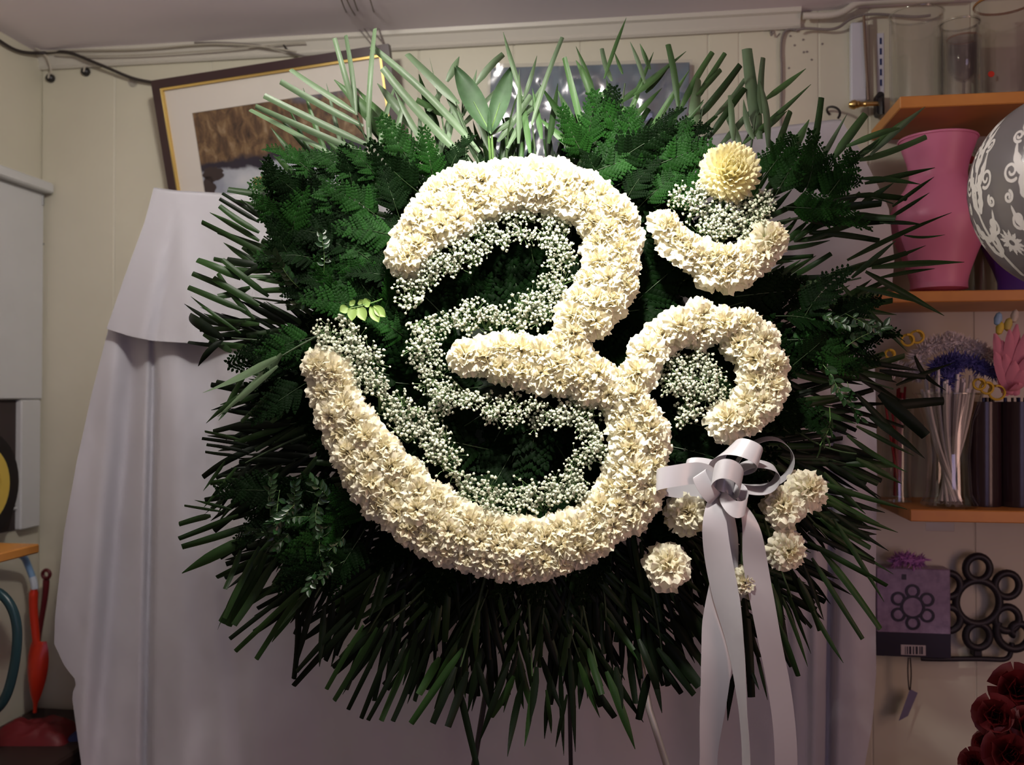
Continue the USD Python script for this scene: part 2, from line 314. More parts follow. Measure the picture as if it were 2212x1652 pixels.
P = at_v(1664, 72, 0); single('wall_hook', tube(bez([P, P + WN * .012, P + WN * .014 - UZ * .010, P + WN * .020 - UZ * .002 + WU * .006], 12), .0022, 6), m_cable_g, 'small grey hook on the wall under the moulding end', 'hook')
P = at_v(1796, 258, 0); single('wall_hook', tube(bez([P + UZ * .012 - WU * .004, P + UZ * .014 + WN * .05, P + WN * .06 + WU * .008, P + WN * .05 - UZ * .012 + WU * .006], 14), .003, 6), m_black, 'small black hook pinning the top right of the white sheet', 'hook')
for k, (x, y) in enumerate([(1707, 78), (1735, 86), (1716, 98), (1736, 113), (1743, 112), (1753, 129), (1704, 147), (1776, 95), (1662, 272)]):
    P = at_v(x, y, 0)
    single('nail', lathe([(0, .0026), (.0022, .0024), (.0026, 0)], 10).apply_transform(align(WN, 0, 1, P)), m_cable_g, 'tiny nail head left in the cream wall beside the grey cable', 'nail', 'nail heads in the cream wall')
# brass rod end and the paper strip
P = at_v(1846, 226, .04)
t = Thing('curtain_rod', 'short brass rod with a ball end left of the top shelf', 'rod', M=P)
R = align(WU, 0, 1, P)
t.part('rod', lathe([(0, 0), (.0075, .002), (.009, .008), (.006, .014), (.0055, .02), (.0075, .024), (.0055, .028), (.0055, .062), (0, .063)], 16).apply_transform(R), m_brass)
t.part('finial', lathe([(0, -.014), (.006, -.013), (.0105, -.006), (.0115, 0), (.009, .005), (.006, .008), (0, .009)], 16).apply_transform(R), m_brass)
Q = P + WU * .06
t.part('bracket', cat_([extrude(LineString([(0, -.018), (0, .02)]).buffer(.009), .03, align(WN, 0, 1, Q - WN * .03)), tube(bez([Q - WN * .035, Q + UZ * .012, Q + WN * .01 - UZ * .03], 10), .007, 8)]), m_black, label='black bracket')
u = uvz(at_v(1903, 130, .005))[0]; zt, zb = at_v(1903, 70, .005)[2], at_v(1906, 200, .005)[2]
t = Thing('measuring_tape', 'narrow white measuring strip with dark dashes on the wall by the glass vases', 'ruler', M=wp(u, 0, zb))
t.part('strip', wbox(u - .008, u + .008, 0, .0015, zb, zt, .0005), mat('strip_white', (0.62, 0.62, 0.70), 0.4))
for k in range(5):
    z = zt - .012 - k * (zt - zb - .02) / 5; t.part('dash', wbox(u - .002, u + .003, .0015, .0022, z - .016, z, .0003), m_navy)

# ------------------------------------------------------------------ framed picture
r5, lean = rad(5.6), rad(9)
e1 = WU * math.cos(r5) + UZ * math.sin(r5); e2 = -WU * math.sin(r5) + UZ * math.cos(r5)
e2 = e2 * math.cos(lean) + WN * math.sin(lean); e3 = np.cross(e1, e2)
TLc = at_v(330, 176, .11); W = np.linalg.norm(at_v(842, 106, .11) - TLc); Hh = .46
FM = np.eye(4); FM[:3, 0] = e1; FM[:3, 1] = e2; FM[:3, 2] = e3; FM[:3, 3] = TLc - e2 * Hh
t = Thing('picture_frame', 'dark brown framed winter landscape with a gold inner edge leaning out from the wall', 'picture', M=FM)
def ring(x0, y0, x1, y1, w, h0, h1, m, name, **k):
    poly = shapely.box(x0, y0, x1, y1).difference(shapely.box(x0 + w, y0 + w, x1 - w, y1 - w)); me = extrude(poly, h1 - h0); me.apply_translation((0, 0, h0))
    t.part(name, me, m, local=True, **k)
ring(0, 0, W, Hh, .022, -.012, .012, m_frame, 'frame'); ring(.021, .021, W - .021, Hh - .021, .007, -.008, .009, m_gold, 'gold_edge')
ox, oy = .028 + .066, .028 + .034
ring(.026, .026, W - .026, Hh - .026, ox - .026, -.004, .0005, m_mat, 'mat_board')
pic = usdkit.material(stage, '/World/Looks/winter_print', {
    'tc': ('texture_coordinate', {}), 'mp': ('mapping', {'scale': (22, 11, 1)}), 'n1': ('noise_texture', {'scale': 1.9, 'detail': 7.0, 'roughness': .65, 'distortion': .8}),
    'tr': ('rgb_ramp', {'ramp': [(.30, (.030, .018, .014)), (.45, (.10, .055, .030)), (.58, (.19, .115, .055)), (.72, (.30, .22, .14))]}),
    'n2': ('noise_texture', {'scale': 9.0, 'detail': 4.0}), 'sn': ('rgb_ramp', {'ramp': [(.3, (.22, .24, .30)), (.6, (.46, .48, .52)), (.75, (.60, .60, .60))]}),
    'sx': ('separate_xyz', {}), 'nz': ('math', {'math_type': 'multiply_add', 'value2': .10, 'value3': -.05}), 'ya': ('math', {'math_type': 'add'}),
    'ms': ('map_range', {'from_min': .222, 'from_max': .212}), 'mk': ('map_range', {'from_min': .395, 'from_max': .42}), 'xs': ('math', {'math_type': 'multiply', 'value2': .09}), 'yb': ('math', {'math_type': 'add'}),
    'a': ('mix_color', {'b': (.13, .14, .20)}), 'b': ('mix_color', {}), 'v': ('voronoi_texture', {'scale': 14.0}), 'md': ('map_range', {'from_min': .018, 'from_max': .008}), 'sh': ('math', {'math_type': 'subtract', 'value2': .224}), 'ab': ('math', {'math_type': 'absolute'}), 'c': ('mix_color', {'b': (.02, .016, .03)}),
    'p': ('principled_bsdf', {'roughness': .35})},
    [('tc.object', 'mp.vector'), ('mp.vector', 'n1.vector'), ('n1.fac', 'tr.fac'), ('tc.object', 'n2.vector'), ('n2.fac', 'sn.fac'), ('tc.object', 'sx.vector'),
     ('n2.fac', 'nz.value1'), ('sx.y', 'ya.value1'), ('nz.value', 'ya.value2'), ('ya.value', 'ms.value'), ('sx.x', 'xs.value1'), ('xs.value', 'yb.value1'), ('ya.value', 'yb.value2'), ('yb.value', 'mk.value'),
     ('tr.color', 'a.a'), ('mk.result', 'a.fac'), ('a.result', 'b.a'), ('sn.color', 'b.b'), ('ms.result', 'b.fac'), ('ya.value', 'sh.value1'), ('sh.value', 'ab.value1'), ('ab.value', 'md.value'), ('md.result', 'c.fac'), ('b.result', 'c.a'), ('c.result', 'p.base_color')], surface='p.BSDF')
t.part('print', rbox((ox - .004, oy - .004, -.006), (W - ox + .004, Hh - oy + .004, -.002), .001), pic, local=True)

gp = np.random.default_rng(2)
def print_blob(name, x, y, rx, ry, m, n=22):
    q = [(x + rx * math.cos(k) * gp.uniform(.75, 1.15), y + ry * math.sin(k) * gp.uniform(.75, 1.15)) for k in np.linspace(0, 2 * math.pi, n, endpoint=False)]
    me = extrude(Polygon(q).buffer(0), .0006); me.apply_translation((0, 0, -.0021)); t.part(name, me, m, local=True, smooth=False)
print_blob('printed_bush', ox + .030, .205, .030, .020, mat('print_dark', (.035, .022, .022), .4)); print_blob('printed_bush', ox + .012, .17, .022, .03, '/World/Looks/print_dark')
print_blob('printed_bank', ox + .165, .165, .035, .020, mat('print_ochre', (.34, .22, .08), .4))

# ------------------------------------------------------------------ poster in cellophane behind the top leaves
p0, p1 = at_v(1060, 146, .02), at_v(1490, 134, .02); pw = np.linalg.norm(p1 - p0); ph = .30
A = np.eye(4); A[:3, 0] = WU; A[:3, 1] = UZ; A[:3, 2] = WN; A[:3, 0] = (p1 - p0) / pw; A[:3, 1] = np.cross(WN, A[:3, 0]); A[:3, 2] = np.cross(A[:3, 0], A[:3, 1]); A[:3, 3] = p0 - A[:3, 1] * ph
t = Thing('wrapped_print', 'grey-blue print wrapped in shiny cellophane on the wall behind the top leaves', 'print', M=A)
pm = usdkit.material(stage, '/World/Looks/blue_print', {'tc': ('texture_coordinate', {}), 'mp': ('mapping', {'scale': (9, 5, 1)}), 'n': ('noise_texture', {'scale': 1.3, 'detail': 3.0, 'distortion': 1.0}),
    'r': ('rgb_ramp', {'ramp': [(.25, (.07, .05, .05)), (.38, (.09, .13, .17)), (.55, (.11, .19, .25)), (.66, (.17, .26, .33)), (.74, (.30, .14, .05))]}), 'p': ('principled_bsdf', {'roughness': .5})},
    [('tc.object', 'mp.vector'), ('mp.vector', 'n.vector'), ('n.fac', 'r.fac'), ('r.color', 'p.base_color')], surface='p.BSDF')
t.part('board', rbox((0, 0, -.016), (pw, ph, 0), .002), pm, local=True)
nx, ny = 70, 40; X, Y = np.meshgrid(np.linspace(-.006, pw + .006, nx), np.linspace(-.006, ph + .006, ny), indexing='ij')
Z = .004 + .026 * np.abs(meshkit.fbm(np.stack([X * 20, Y * 11, X * 0], -1), 3, 5) - .45)
t.part('cellophane', grid_mesh(np.stack([X, Y, Z], -1)), m_cello, local=True, smooth=True)

# ------------------------------------------------------------------ white cupboard and shelf on the left wall
def lbox(px0, py0, px1, py1, d0, d1, r=.002):    # box on the left wall; pixel rectangle read on the plane d1 out from it
    a, b = at_u(px0, py0, UL + d1), at_u(px1, py1, UL + d1); _, va, za = uvz(a); _, vb, zb = uvz(b)
    return wbox(UL + d0, UL + d1, min(va, vb), max(va, vb), min(za, zb), max(za, zb), r)
zt, zb = at_u(88, 415, UL + .02)[2], at_u(60, 862, UL + .02)[2]
t = Thing('wall_cupboard', 'white wall cupboard door panel with a top lip on the left wall', 'cupboard', M=wp(UL, .3, zb))
t.part('door', wbox(UL, UL + .018, .012, .75, zb, zt, .003), m_white)
t.part('top_lip', wbox(UL, UL + .045, .006, .76, zt, zt + .028, .004), m_white)
t.part('hinge_plate', wbox(UL + .018, UL + .021, .014, .022, zt - .035, zt - .004, .001), mat('dull_steel', (.3, .3, .3), .4, metallic=.7))
single('nail', lathe([(0, .004), (.003, .0035), (.0035, 0)], 10).apply_transform(align(WN, 0, 1, at_v(93, 527, 0))), m_black, 'black nail in the corner beside the white cupboard', 'nail')
zs = at_u(45, 1145, UL + .02)[2]
post = uvz(at_u(62, 1000, UL + .03))
t = Thing('shelf_niche', 'white cubby frame with a dark inside below the white cupboard', 'shelf unit', M=wp(UL, .3, zs))
v1 = uvz(at_u(88, 1000, UL + .02))[1]; v0 = uvz(at_u(46, 1000, UL + .02))[1]
t.part('upright', wbox(UL, UL + .02, v1, v0, zs, zb - .002, .003), m_white)
t.part('back_panel', wbox(UL + .0005, UL + .004, v0, .8, zs, zb - .002, .001), mat('niche_shade', (.05, .035, .032), .7))  # flat panel; the shade inside the opening is put into its dark colour
t.part('cross_rail', wbox(UL + .004, UL + .010, v0, .8, zs + .14, zs + .15, .002), m_white)
t.part('cross_rail', wbox(UL + .004, UL + .010, v0, .8, zs + .055, zs + .062, .002), m_white)
t = Thing('wall_shelf', 'small brown wooden shelf below the white cubby at the left edge', 'shelf', M=wp(UL, .3, zs - .02))
t.part('board', wbox(UL, uvz(at_v(86, 1145, .30))[0], .30, .9, zs - .022, zs, .003), m_wood)
t.part('bracket', extrude(Polygon([(0, 0), (.05, 0), (0, -.05)]), .02, np.array([[WU[0], 0, WN[0], 0], [WU[1], 0, WN[1], 0], [0, 1, 0, 0], [0, 0, 0, 1.0]])).apply_translation(wp(UL, .34, zs - .022)), m_brown)
P = at_u(-50, 1050, UL + .05); rr = P[2] - zs
t = Thing('tape_roll', 'black and yellow roll of tape standing in the cubby at the left edge', 'tape', M=P)
A = align(WU, 0, 1, P)
t.part('roll', lathe([(rr * .72, -.012), (rr, -.012), (rr, .012), (rr * .72, .012), (rr * .72, -.012)], 36).apply_transform(A), m_black)
t.part('core', lathe([(rr * .5, -.014), (rr * .73, -.014), (rr * .73, .014), (rr * .5, .014), (rr * .5, -.014)], 36).apply_transform(A), m_yellow)
# tools hanging below it
P = [at_u(-15, 1195, UL + .05), at_u(20, 1196, UL + .05), at_u(48, 1200, UL + .05), at_v(62, 1225, .10), at_v(70, 1246, .10), at_v(74, 1262, .10)]
t = Thing('hose_nozzle', 'pale blue curved nozzle above the red scoop at the left edge', 'nozzle', M=P[0])
t.part('tube', tube(bez(P, 26), np.linspace(.010, .008, 26), 10), m_bluemet, smooth=60)
t.part('tip', tube(bez([P[-2], P[-1], at_v(75, 1272, .10)], 6), .0095, 10), mat('nozzle_white', (.6, .66, .72), .35), label='whitish nozzle tip')
D = .10; g = lambda x, y, v=D: at_v(x, y, v)
t = Thing('plastic_scoop', 'bright red plastic scoop hanging at the left edge beside the white sheet', 'scoop', M=g(74, 1400))
t.part('handle', tube(bez([g(74, 1268), g(72, 1300), g(74, 1340), g(78, 1380), g(80, 1410)], 24), np.r_[.0085, .0085, np.linspace(.0115, .0095, 22)], 12), m_red, smooth=60)
c = g(84, 1440); bl = []
for i, y in enumerate(np.linspace(1385, 1540, 16)):
    s_ = i / 15; w_ = .0255 * math.sin(math.pi * min(1, s_ * 1.0 + .12) ** .8) ** .8 + .004; xc = 84 - 10 * s_
    bl.append([g(xc, y) + WU * w_ * a + WN * (.020 * (1 - a * a) * math.sin(math.pi * min(1, s_ + .1))) for a in np.linspace(-1, 1, 9)])
b1 = grid_mesh(bl); b2 = grid_mesh([[p - WN * .004 for p in r_] for r_ in bl], True)
t.part('bowl', cat_([b1, b2]), m_red, smooth=True)
t = Thing('pruning_shears', 'dark red handled tool with a round eye behind the red scoop', 'tool', M=g(100, 1250, .05))
t.part('eye', tube(np.array([g(100, 1240, .05) + .011 * (math.cos(a) * WU + math.sin(a) * UZ) for a in np.linspace(0, 2 * math.pi, 20, endpoint=False)]), .005, 8, True), m_dred, smooth=60)
t.part('handle', tube(bez([g(100, 1252, .05), g(94, 1310, .05), g(86, 1360, .05), g(82, 1410, .05)], 12), np.linspace(.009, .006, 12), 8), m_dred, smooth=60)
P = [at_v(-30, 1275, .42), at_v(8, 1288, .42), at_v(32, 1330, .42), at_v(36, 1400, .42), at_v(24, 1470, .42), at_v(-6, 1530, .42), at_v(-40, 1545, .42), at_v(-75, 1480, .42), at_v(-85, 1390, .42), at_v(-62, 1310, .42)]
single('hose_coil', tube(bez(P + [P[0]], 60), .011, 10), m_teal, 'dark teal coil of hose hanging at the left edge below the shelf', 'hose', smooth=60)
zc = at_v(60, 1552, .1)[2]
t = Thing('storage_chest', 'dark brown chest standing in the corner at bottom left', 'chest', M=wp(UL + .2, .3, 0))
t.part('body', wbox(UL + .01, UL + .30, .02, .55, 0, zc - .03, .006), m_brown)
t.part('lid', wbox(UL + .005, UL + .305, .012, .56, zc - .03, zc, .006), m_brown)
t.part('clasp', wbox(UL + .10, UL + .14, .56, .566, zc - .06, zc - .02, .002), m_black)
def at_z(px, py, z):
    d = ray(px, py); return np.array([0, 0, EYE]) + d * ((z - EYE) / d[2])
P = wp(UL + .15, .22, zc)
X, Y = np.meshgrid(np.linspace(-1, 1, 26), np.linspace(-1, 1, 18), indexing='ij')
Z = .042 * np.maximum(0, 1 - X**4) * np.maximum(0, 1 - Y**4) * (.6 + .8 * meshkit.fbm(np.stack([X * 3, Y * 3, X * 0], -1), 3, 3))
single('red_bag', grid_mesh(np.stack([P[0] + X * .10, P[1] + Y * .06, P[2] + Z], -1)), mat('red_cloth', (.13, .004, .008), .5), 'crumpled dark red bag lying on the chest at bottom left', 'bag', smooth=True)
P = wp(UL + .265, .20, zc)
bx = trimesh.convex.convex_hull(np.array([P + q for q in np.array([(-.035, 0, 0), (.03, .01, 0), (.03, -.03, 0), (-.03, -.035, 0), (.025, .005, .045), (.028, -.02, .035), (-.02, -.01, .012)])]))
single('folded_cloth', bx, m_navy, 'small folded navy blue cloth between the chest and the white sheet', 'cloth')
# ------------------------------------------------------------------ the white sheet
def ip(pts): 
    a = np.array(pts, float); return lambda q: np.interp(q, a[:, 0], a[:, 1])
def sheet_y(px): return 2.155 - 0.075 * (px - 1106) / 1000.0        # the backdrop stands nearly square to the camera
topy = ip([(300, 400), (335, 405), (380, 411), (500, 418), (640, 403), (1800, 258), (1950, 258)])
xl_u = ip([(400, 338), (405, 332), (480, 312), (600, 268), (710, 230), (760, 215)]); xr_u = ip([(255, 1815), (330, 1862), (450, 1920), (560, 1932), (640, 1925), (760, 1900)])
xl_l = ip([(400, 345), (560, 285), (710, 234), (850, 198), (1000, 165), (1150, 138), (1330, 119), (1390, 117), (1440, 140), (1472, 167), (1500, 155), (1560, 163), (1652, 176), (2300, 215)])
xr_l = ip([(258, 1800), (400, 1850), (640, 1886), (1000, 1895), (1300, 1891), (1450, 1893), (1560, 1885), (1652, 1868), (2300, 1860)])
hem = ip([(215, 704), (232, 710), (280, 726), (330, 736), (410, 741), (700, 745), (1200, 725), (1700, 650), (1930, 615)])
def pleat(px, py, x0, y0, x1, y1, w, a):                          # a fold along a line of the cloth
    t = np.clip((py - y0) / (y1 - y0), 0, 1); xc = x0 + (x1 - x0) * t
    return a * np.clip((py - y0 + 60) / 200, 0, 1) * np.exp(-((px - xc) / w) ** 2)
def fold_l(px, py):
    t = np.clip((py - 420) / 900, 0, 1)
    d = .016 * t * np.sin(px / 61.0 + .6 * np.sin(py / 420)) + .010 * t * np.sin(px / 27.0 + 1.3) * np.sin(px / 190.0)
    d += pleat(px, py, 334, 700, 314, 1652, 9, -.035) + pleat(px, py, 300, 700, 200, 1652, 24, -.026) + pleat(px, py, 255, 640, 190, 1500, 22, .016)
    d += pleat(px, py, 380, 720, 400, 1652, 34, .020) + pleat(px, py, 455, 760, 520, 1652, 26, -.02)
    d += pleat(px, py, 1800, 900, 1788, 1652, 11, -.04) + pleat(px, py, 1765, 900, 1760, 1652, 14, .02) + pleat(px, py, 1690, 900, 1700, 1652, 16, -.02) + pleat(px, py, 1845, 900, 1848, 1652, 30, .015)
    d += .012 * meshkit.fbm(np.stack([px / 90, py / 160, px * 0], -1), 3, 11)
    return d
l0 = ip([(400, 345), (560, 285), (710, 234), (1000, 165), (1330, 128), (1652, 165), (2300, 215)])
def cloth(xl, xr, y0f, y1f, fold, ns, nt, off):
    G = np.zeros((ns, nt, 3))
    for j, t in enumerate(np.linspace(0, 1, nt)):
        for i, s in enumerate(np.linspace(0, 1, ns)):
            px = 340 + s * 1500
            for _ in range(3):
                py = y0f(px) + (y1f(px) - y0f(px)) * t; px = l0(py) + (xr(py) - l0(py)) * s + (xl(py) - l0(py)) * (1 - s) ** 24
            y = sheet_y(px) - off(t) - fold(np.array(px), np.array(py)); G[i, j] = at(px, py, float(y))
    return G
sx = (np.linspace(0, 1, 170))
t = Thing('draped_sheet', 'white cloth sheet draped as a backdrop behind the flower spray', 'sheet', M=at(1100, 1700, 2.15) * [1, 1, 0])
G = cloth(xl_l, xr_l, lambda x: topy(x) + 6, lambda x: 2180.0, fold_l, 360, 120, lambda q: .0)
t.part('lower_layer', grid_mesh(G), m_sheet, smooth=True)
def fold_u(px, py):
    tt = np.clip((py - topy(px)) / 330, 0, 1)
    d = .010 * tt * np.sin(px / 48.0 + .5) + pleat(px, py, 378, 480, 334, 740, 7, -.012) + pleat(px, py, 352, 500, 300, 740, 20, .012) + pleat(px, py, 388, 430, 420, 740, 30, .014)
    return d + .010 * meshkit.fbm(np.stack([px / 120, py / 140, px * 0], -1), 3, 4) * tt
G = cloth(xl_u, xr_u, topy, hem, fold_u, 150, 40, lambda q: .022 + .018 * q)
back = G[:, :1] + np.array([0, .05, -.004]); back2 = back + np.array([0, .004, -.10])
t.part('upper_layer', grid_mesh(np.concatenate([back2, back, G], 1)), m_sheet, smooth=True)

# ------------------------------------------------------------------ shelves at the right
SD = .26; shelves = []
for (x, y, th, lab) in ((1944, 208, .026, 'orange-brown wooden wall shelf at the top right carrying clear glass vases'),
                        (1900, 630, .024, 'orange-brown middle wall shelf carrying the pink vase'),
                        (1966, 1100, .026, 'lowest orange-brown wall shelf carrying the vase of white fuzzy stems')):
    p = at_v(x, y, SD); u, _, z = uvz(p); t = Thing('wall_shelf', lab, 'shelf', M=wp(u, 0, z)); shelves.append(z)
    t.part('board', wbox(u, UR - .02, 0, SD, z - th, z, .002), m_wood)
    for du in (.62, 1.0):
        t.part('bracket', cat_([wbox(u + du, u + du + .012, 0, .008, z - th - .12, z - th, .001), wbox(u + du, u + du + .012, 0, .20, z - th - .008, z - th, .001)]), m_brown)
def on_shelf(px, py, z, v): u = uvz(at_v(px, py, v))[0]; return wp(u, v, z)
def zpx(px, py, v): return at_v(px, py, v)[2]
def mpp(px, py, v): return at_v(px, py, v)[1] / FPX                # metres per pixel there
def glass_vase(name, label, cx, r_px, ytop, z, v, prof=None, rim=None, m=None):
    P = on_shelf(cx, 300, z + .0005, v); h = zpx(cx, ytop, v) - z; k = mpp(cx, 300, v); r = r_px * k; w = .0035
    t = Thing(name, label, 'vase', M=P)
    if prof is None: prof = [(1, 0), (1, 1)]
    out = [(r * a, h * b) for a, b in prof]; inn = [(r * a - w, max(h * b, .010)) for a, b in prof]
    t.part('body', lathe([(0, 0)] + out + inn[::-1] + [(0, .010)], 48, P), m or m_glass, smooth=40)
    if rim: t.part('rim', tube(np.array([P + [r * prof[-1][0] * math.cos(a), r * prof[-1][0] * math.sin(a), h] for a in np.linspace(0, 2 * math.pi, 40, endpoint=False)]), .0028, 6, True), rim, smooth=60)
    return t, P, r, h
z1, z2, z3 = shelves
m_amber = mat('amber_rim', (.35, .16, .05), .25)
glass_vase('glass_vase', 'wide clear glass cylinder vase at the left end of the top shelf', 1981, 55, 32, z1, .15, rim=m_glass)
glass_vase('glass_vase', 'slim clear glass cylinder vase second from the left on the top shelf', 2075, 40, 52, z1, .19, rim=m_glass)
t, P, r, h = glass_vase('glass_vase', 'large clear glass vase with amber rim and red dot on the top shelf', 2172, 60, 8, z1, .13, rim=m_amber)
Q = at_v(2141, 160, .13 + r + .002); t.part('sticker', lathe([(0, .0012), (.0065, .001), (.007, 0)], 18).apply_transform(align(WN, 0, 1, Q)), m_red, label='small red round sticker')
P = on_shelf(2082, 200, z1 + .0005, .07); k = mpp(2082, 100, .07); h = zpx(2082, 84, .07) - z1
t = Thing('wine_glass', 'clear stemmed glass with an amber rim behind the slim vase on the top shelf', 'glass', M=P)
t.part('bowl', lathe([(.004, h * .45), (.02, h * .5), (.034, h * .62), (.037, h * .8), (.036, h), (.034, h), (.0345, h * .8), (.032, h * .63), (.018, h * .52), (0, h * .47)], 36, P), m_glass, smooth=40)
t.part('stem', lathe([(0, 0), (.032, .001), (.03, .004), (.006, .010), (.004, .03), (.004, h * .46), (0, h * .47)], 28, P), m_glass, smooth=40)
t.part('rim', tube(np.array([P + [.035 * math.cos(a), .035 * math.sin(a), h] for a in np.linspace(0, 2 * math.pi, 36, endpoint=False)]), .0022, 6, True), m_amber, smooth=60)
# pink vase
P = on_shelf(2027, 500, z2 + .0005, .16); k = mpp(2027, 500, .16); zz = lambda y: (zpx(2027, y, .16) - z2)
pr = [(58, 625), (57, 612), (62, 590), (76, 550), (94, 510), (101, 482), (99, 462), (86, 432), (68, 408), (59, 390), (58, 376), (63, 350), (72, 325), (78, 306), (79, 303)]
out = [(a * k, max(0, zz(y))) for a, y in pr]
from scipy.interpolate import CubicSpline
oo = np.array(out); s_ = np.linspace(0, len(oo) - 1, 60); oo = np.stack([np.interp(s_, range(len(oo)), oo[:, 0]), np.interp(s_, range(len(oo)), oo[:, 1])], 1)
oo[1:-1] = (oo[:-2] + 2 * oo[1:-1] + oo[2:]) / 4
m_pink = mat('pink_frosted', (.86, .31, .52), .40, translucent=.35, tcol=(.90, .28, .50), specular_ior_level=.6)
t = Thing('pink_vase', 'large pink frosted glass vase with a flared neck on the middle shelf', 'vase', M=P)
t.part('body', lathe(np.vstack([[(0, 0)], oo, (oo - [.004, 0])[::-1][:-3], [(0, .012)]]), 64, P), m_pink, smooth=50)
t.part('lip', tube(np.array([P + [79 * k * math.cos(a), 79 * k * math.sin(a), oo[-1, 1]] for a in np.linspace(0, 2 * math.pi, 48, endpoint=False)]), .0028, 6, True), m_pink, smooth=60)
# violet vase and the clear one with a red sticker
P = on_shelf(2212, 500, z2 + .0005, .17); k = mpp(2212, 500, .17); zz = lambda y: zpx(2212, y, .17) - z2
t = Thing('violet_vase', 'deep violet frosted glass vase half hidden behind the balloon on the middle shelf', 'vase', M=P)
oo = np.array([(52 * k, 0), (52 * k, zz(610)), (62 * k, zz(580)), (82 * k, zz(535)), (97 * k, zz(490)), (98 * k, zz(465)), (80 * k, zz(425)), (58 * k, zz(390)), (60 * k, zz(350)), (76 * k, zz(310))])
t.part('body', lathe(np.vstack([[(0, 0)], oo, (oo - [.004, 0])[::-1][:-1], [(0, .012)]]), 56, P), mat('violet_frosted', (.10, .030, .26), .42, translucent=.25), smooth=50)
t.part('lip', tube(np.array([P + [76 * k * math.cos(a), 76 * k * math.sin(a), oo[-1, 1]] for a in np.linspace(0, 2 * math.pi, 48, endpoint=False)]), .0028, 6, True), '/World/Looks/violet_frosted', smooth=60)
t, P, r, h = glass_vase('glass_vase', 'tall clear glass bottle vase with a red sticker between the pink and violet vases', 2122, 34, 325, z2, .06, [(1, 0), (.98, .3), (.8, .5), (.55, .62), (.52, .9), (.75, 1)], rim=m_glass)
Q = at_v(2097, 345, .06 + .02); t.part('sticker', lathe([(0, .0012), (.0095, .001), (.010, 0)], 18).apply_transform(align(WN, 0, 1, Q)), m_red, label='small red round sticker')
# lowest shelf: vases of fuzzy stems
def fuzz(path, r, n, L, seed):
    g = np.random.default_rng(seed); P = np.asarray(path); m = len(P); V = []; F = []
    for i in range(n):
        a = g.uniform(0, m - 1.001); j = int(a); p = P[j] + (P[j + 1] - P[j]) * (a - j); d = g.normal(size=3); d /= np.linalg.norm(d)
        e = np.cross(d, g.normal(size=3)); e *= r * .35 / np.linalg.norm(e); b = len(V); V += [p - e, p + e, p + d * L * g.uniform(.6, 1.1)]; F.append([b, b + 1, b + 2])
    return cat_([tube(P, r, 6), trimesh.Trimesh(np.array(V), np.array(F), process=False)])
m_fuzz = mat('white_fuzz', (.72, .67, .66), .9); m_bfuzz = mat('blue_fuzz', (.10, .10, .34), .8); m_yfuzz = mat('yellow_fuzz', (.60, .40, .04), .8)
m_pfuzz = mat('pink_feather', (.72, .27, .36), .8, translucent=.2); m_rfuzz = mat('red_fuzz', (.40, .02, .03), .8)
V3 = .19
t, P, r, h = glass_vase('glass_vase', 'flared clear glass vase full of white fuzzy stems on the lowest shelf', 2045, 64, 850, z3, V3, [(.86, 0), (.90, .02), (.72, .12), (.66, .45), (.78, .75), (1.08, 1)], rim=m_glass)
g = np.random.default_rng(3)
for i in range(60):
    a = g.uniform(0, 2 * math.pi); q = math.sqrt(g.uniform(0, 1)); b0 = P + [.026 * q * math.cos(a + 2.2), .026 * q * math.sin(a + 2.2), .012]
    md = P + [.026 * q * math.cos(a), .026 * q * math.sin(a), h * .5]; tp = P + [.062 * q * math.cos(a), .05 * q * math.sin(a), h * g.uniform(.98, 1.22)]
    single('fuzzy_stem', tube(bez([b0, md, tp], 9), .0036, 5), m_fuzz, 'thin white fuzzy craft stem standing in the flared glass vase', 'craft stem', 'white fuzzy stems in the flared glass vase', smooth=60)
f3 = lambda x, y, v=V3: at_v(x, y, v)
for pts, n, lab in (([f3(1982, 782), f3(1998, 755), f3(2030, 742), f3(2065, 740), f3(2100, 752), f3(2140, 768)], 900, 'white fluffy boa arched over the vase of white stems'),
                    ([f3(2046, 742, V3 - .02), f3(2050, 718, V3 - .02), f3(2064, 722, V3 - .02), f3(2068, 745, V3 - .02)], 150, 'small white fluffy loop standing above the white boa'),
                    ([f3(1925, 795, V3 - .03), f3(1950, 800, V3 - .03), f3(1985, 812, V3 - .03)], 260, 'short white fluffy boa among the right palm tips')):
    pa = bez(pts, 30); single('feather_boa', fuzz(pa, .011 if n > 200 else .004, n * 2, .028 if n > 200 else .008, n), m_fuzz, lab, 'boa', smooth=False)
for pts, lab in (([f3(2040, 835, V3 + .02), f3(2060, 800, V3 + .02), f3(2085, 780, V3 + .02), f3(2112, 790, V3 + .02), f3(2150, 805, V3 + .02), f3(2165, 798, V3 + .02)], 'blue fluffy boa drooping under the white boa'),
                 ([f3(2020, 795, V3 + .02), f3(2040, 788, V3 + .02), f3(2062, 776, V3 + .02)], 'short blue grey fluffy strip left of the blue boa')):
    pa = bez(pts, 30); single('feather_boa', fuzz(pa, .010, 1000, .028, 5), m_bfuzz, lab, 'boa', smooth=False)
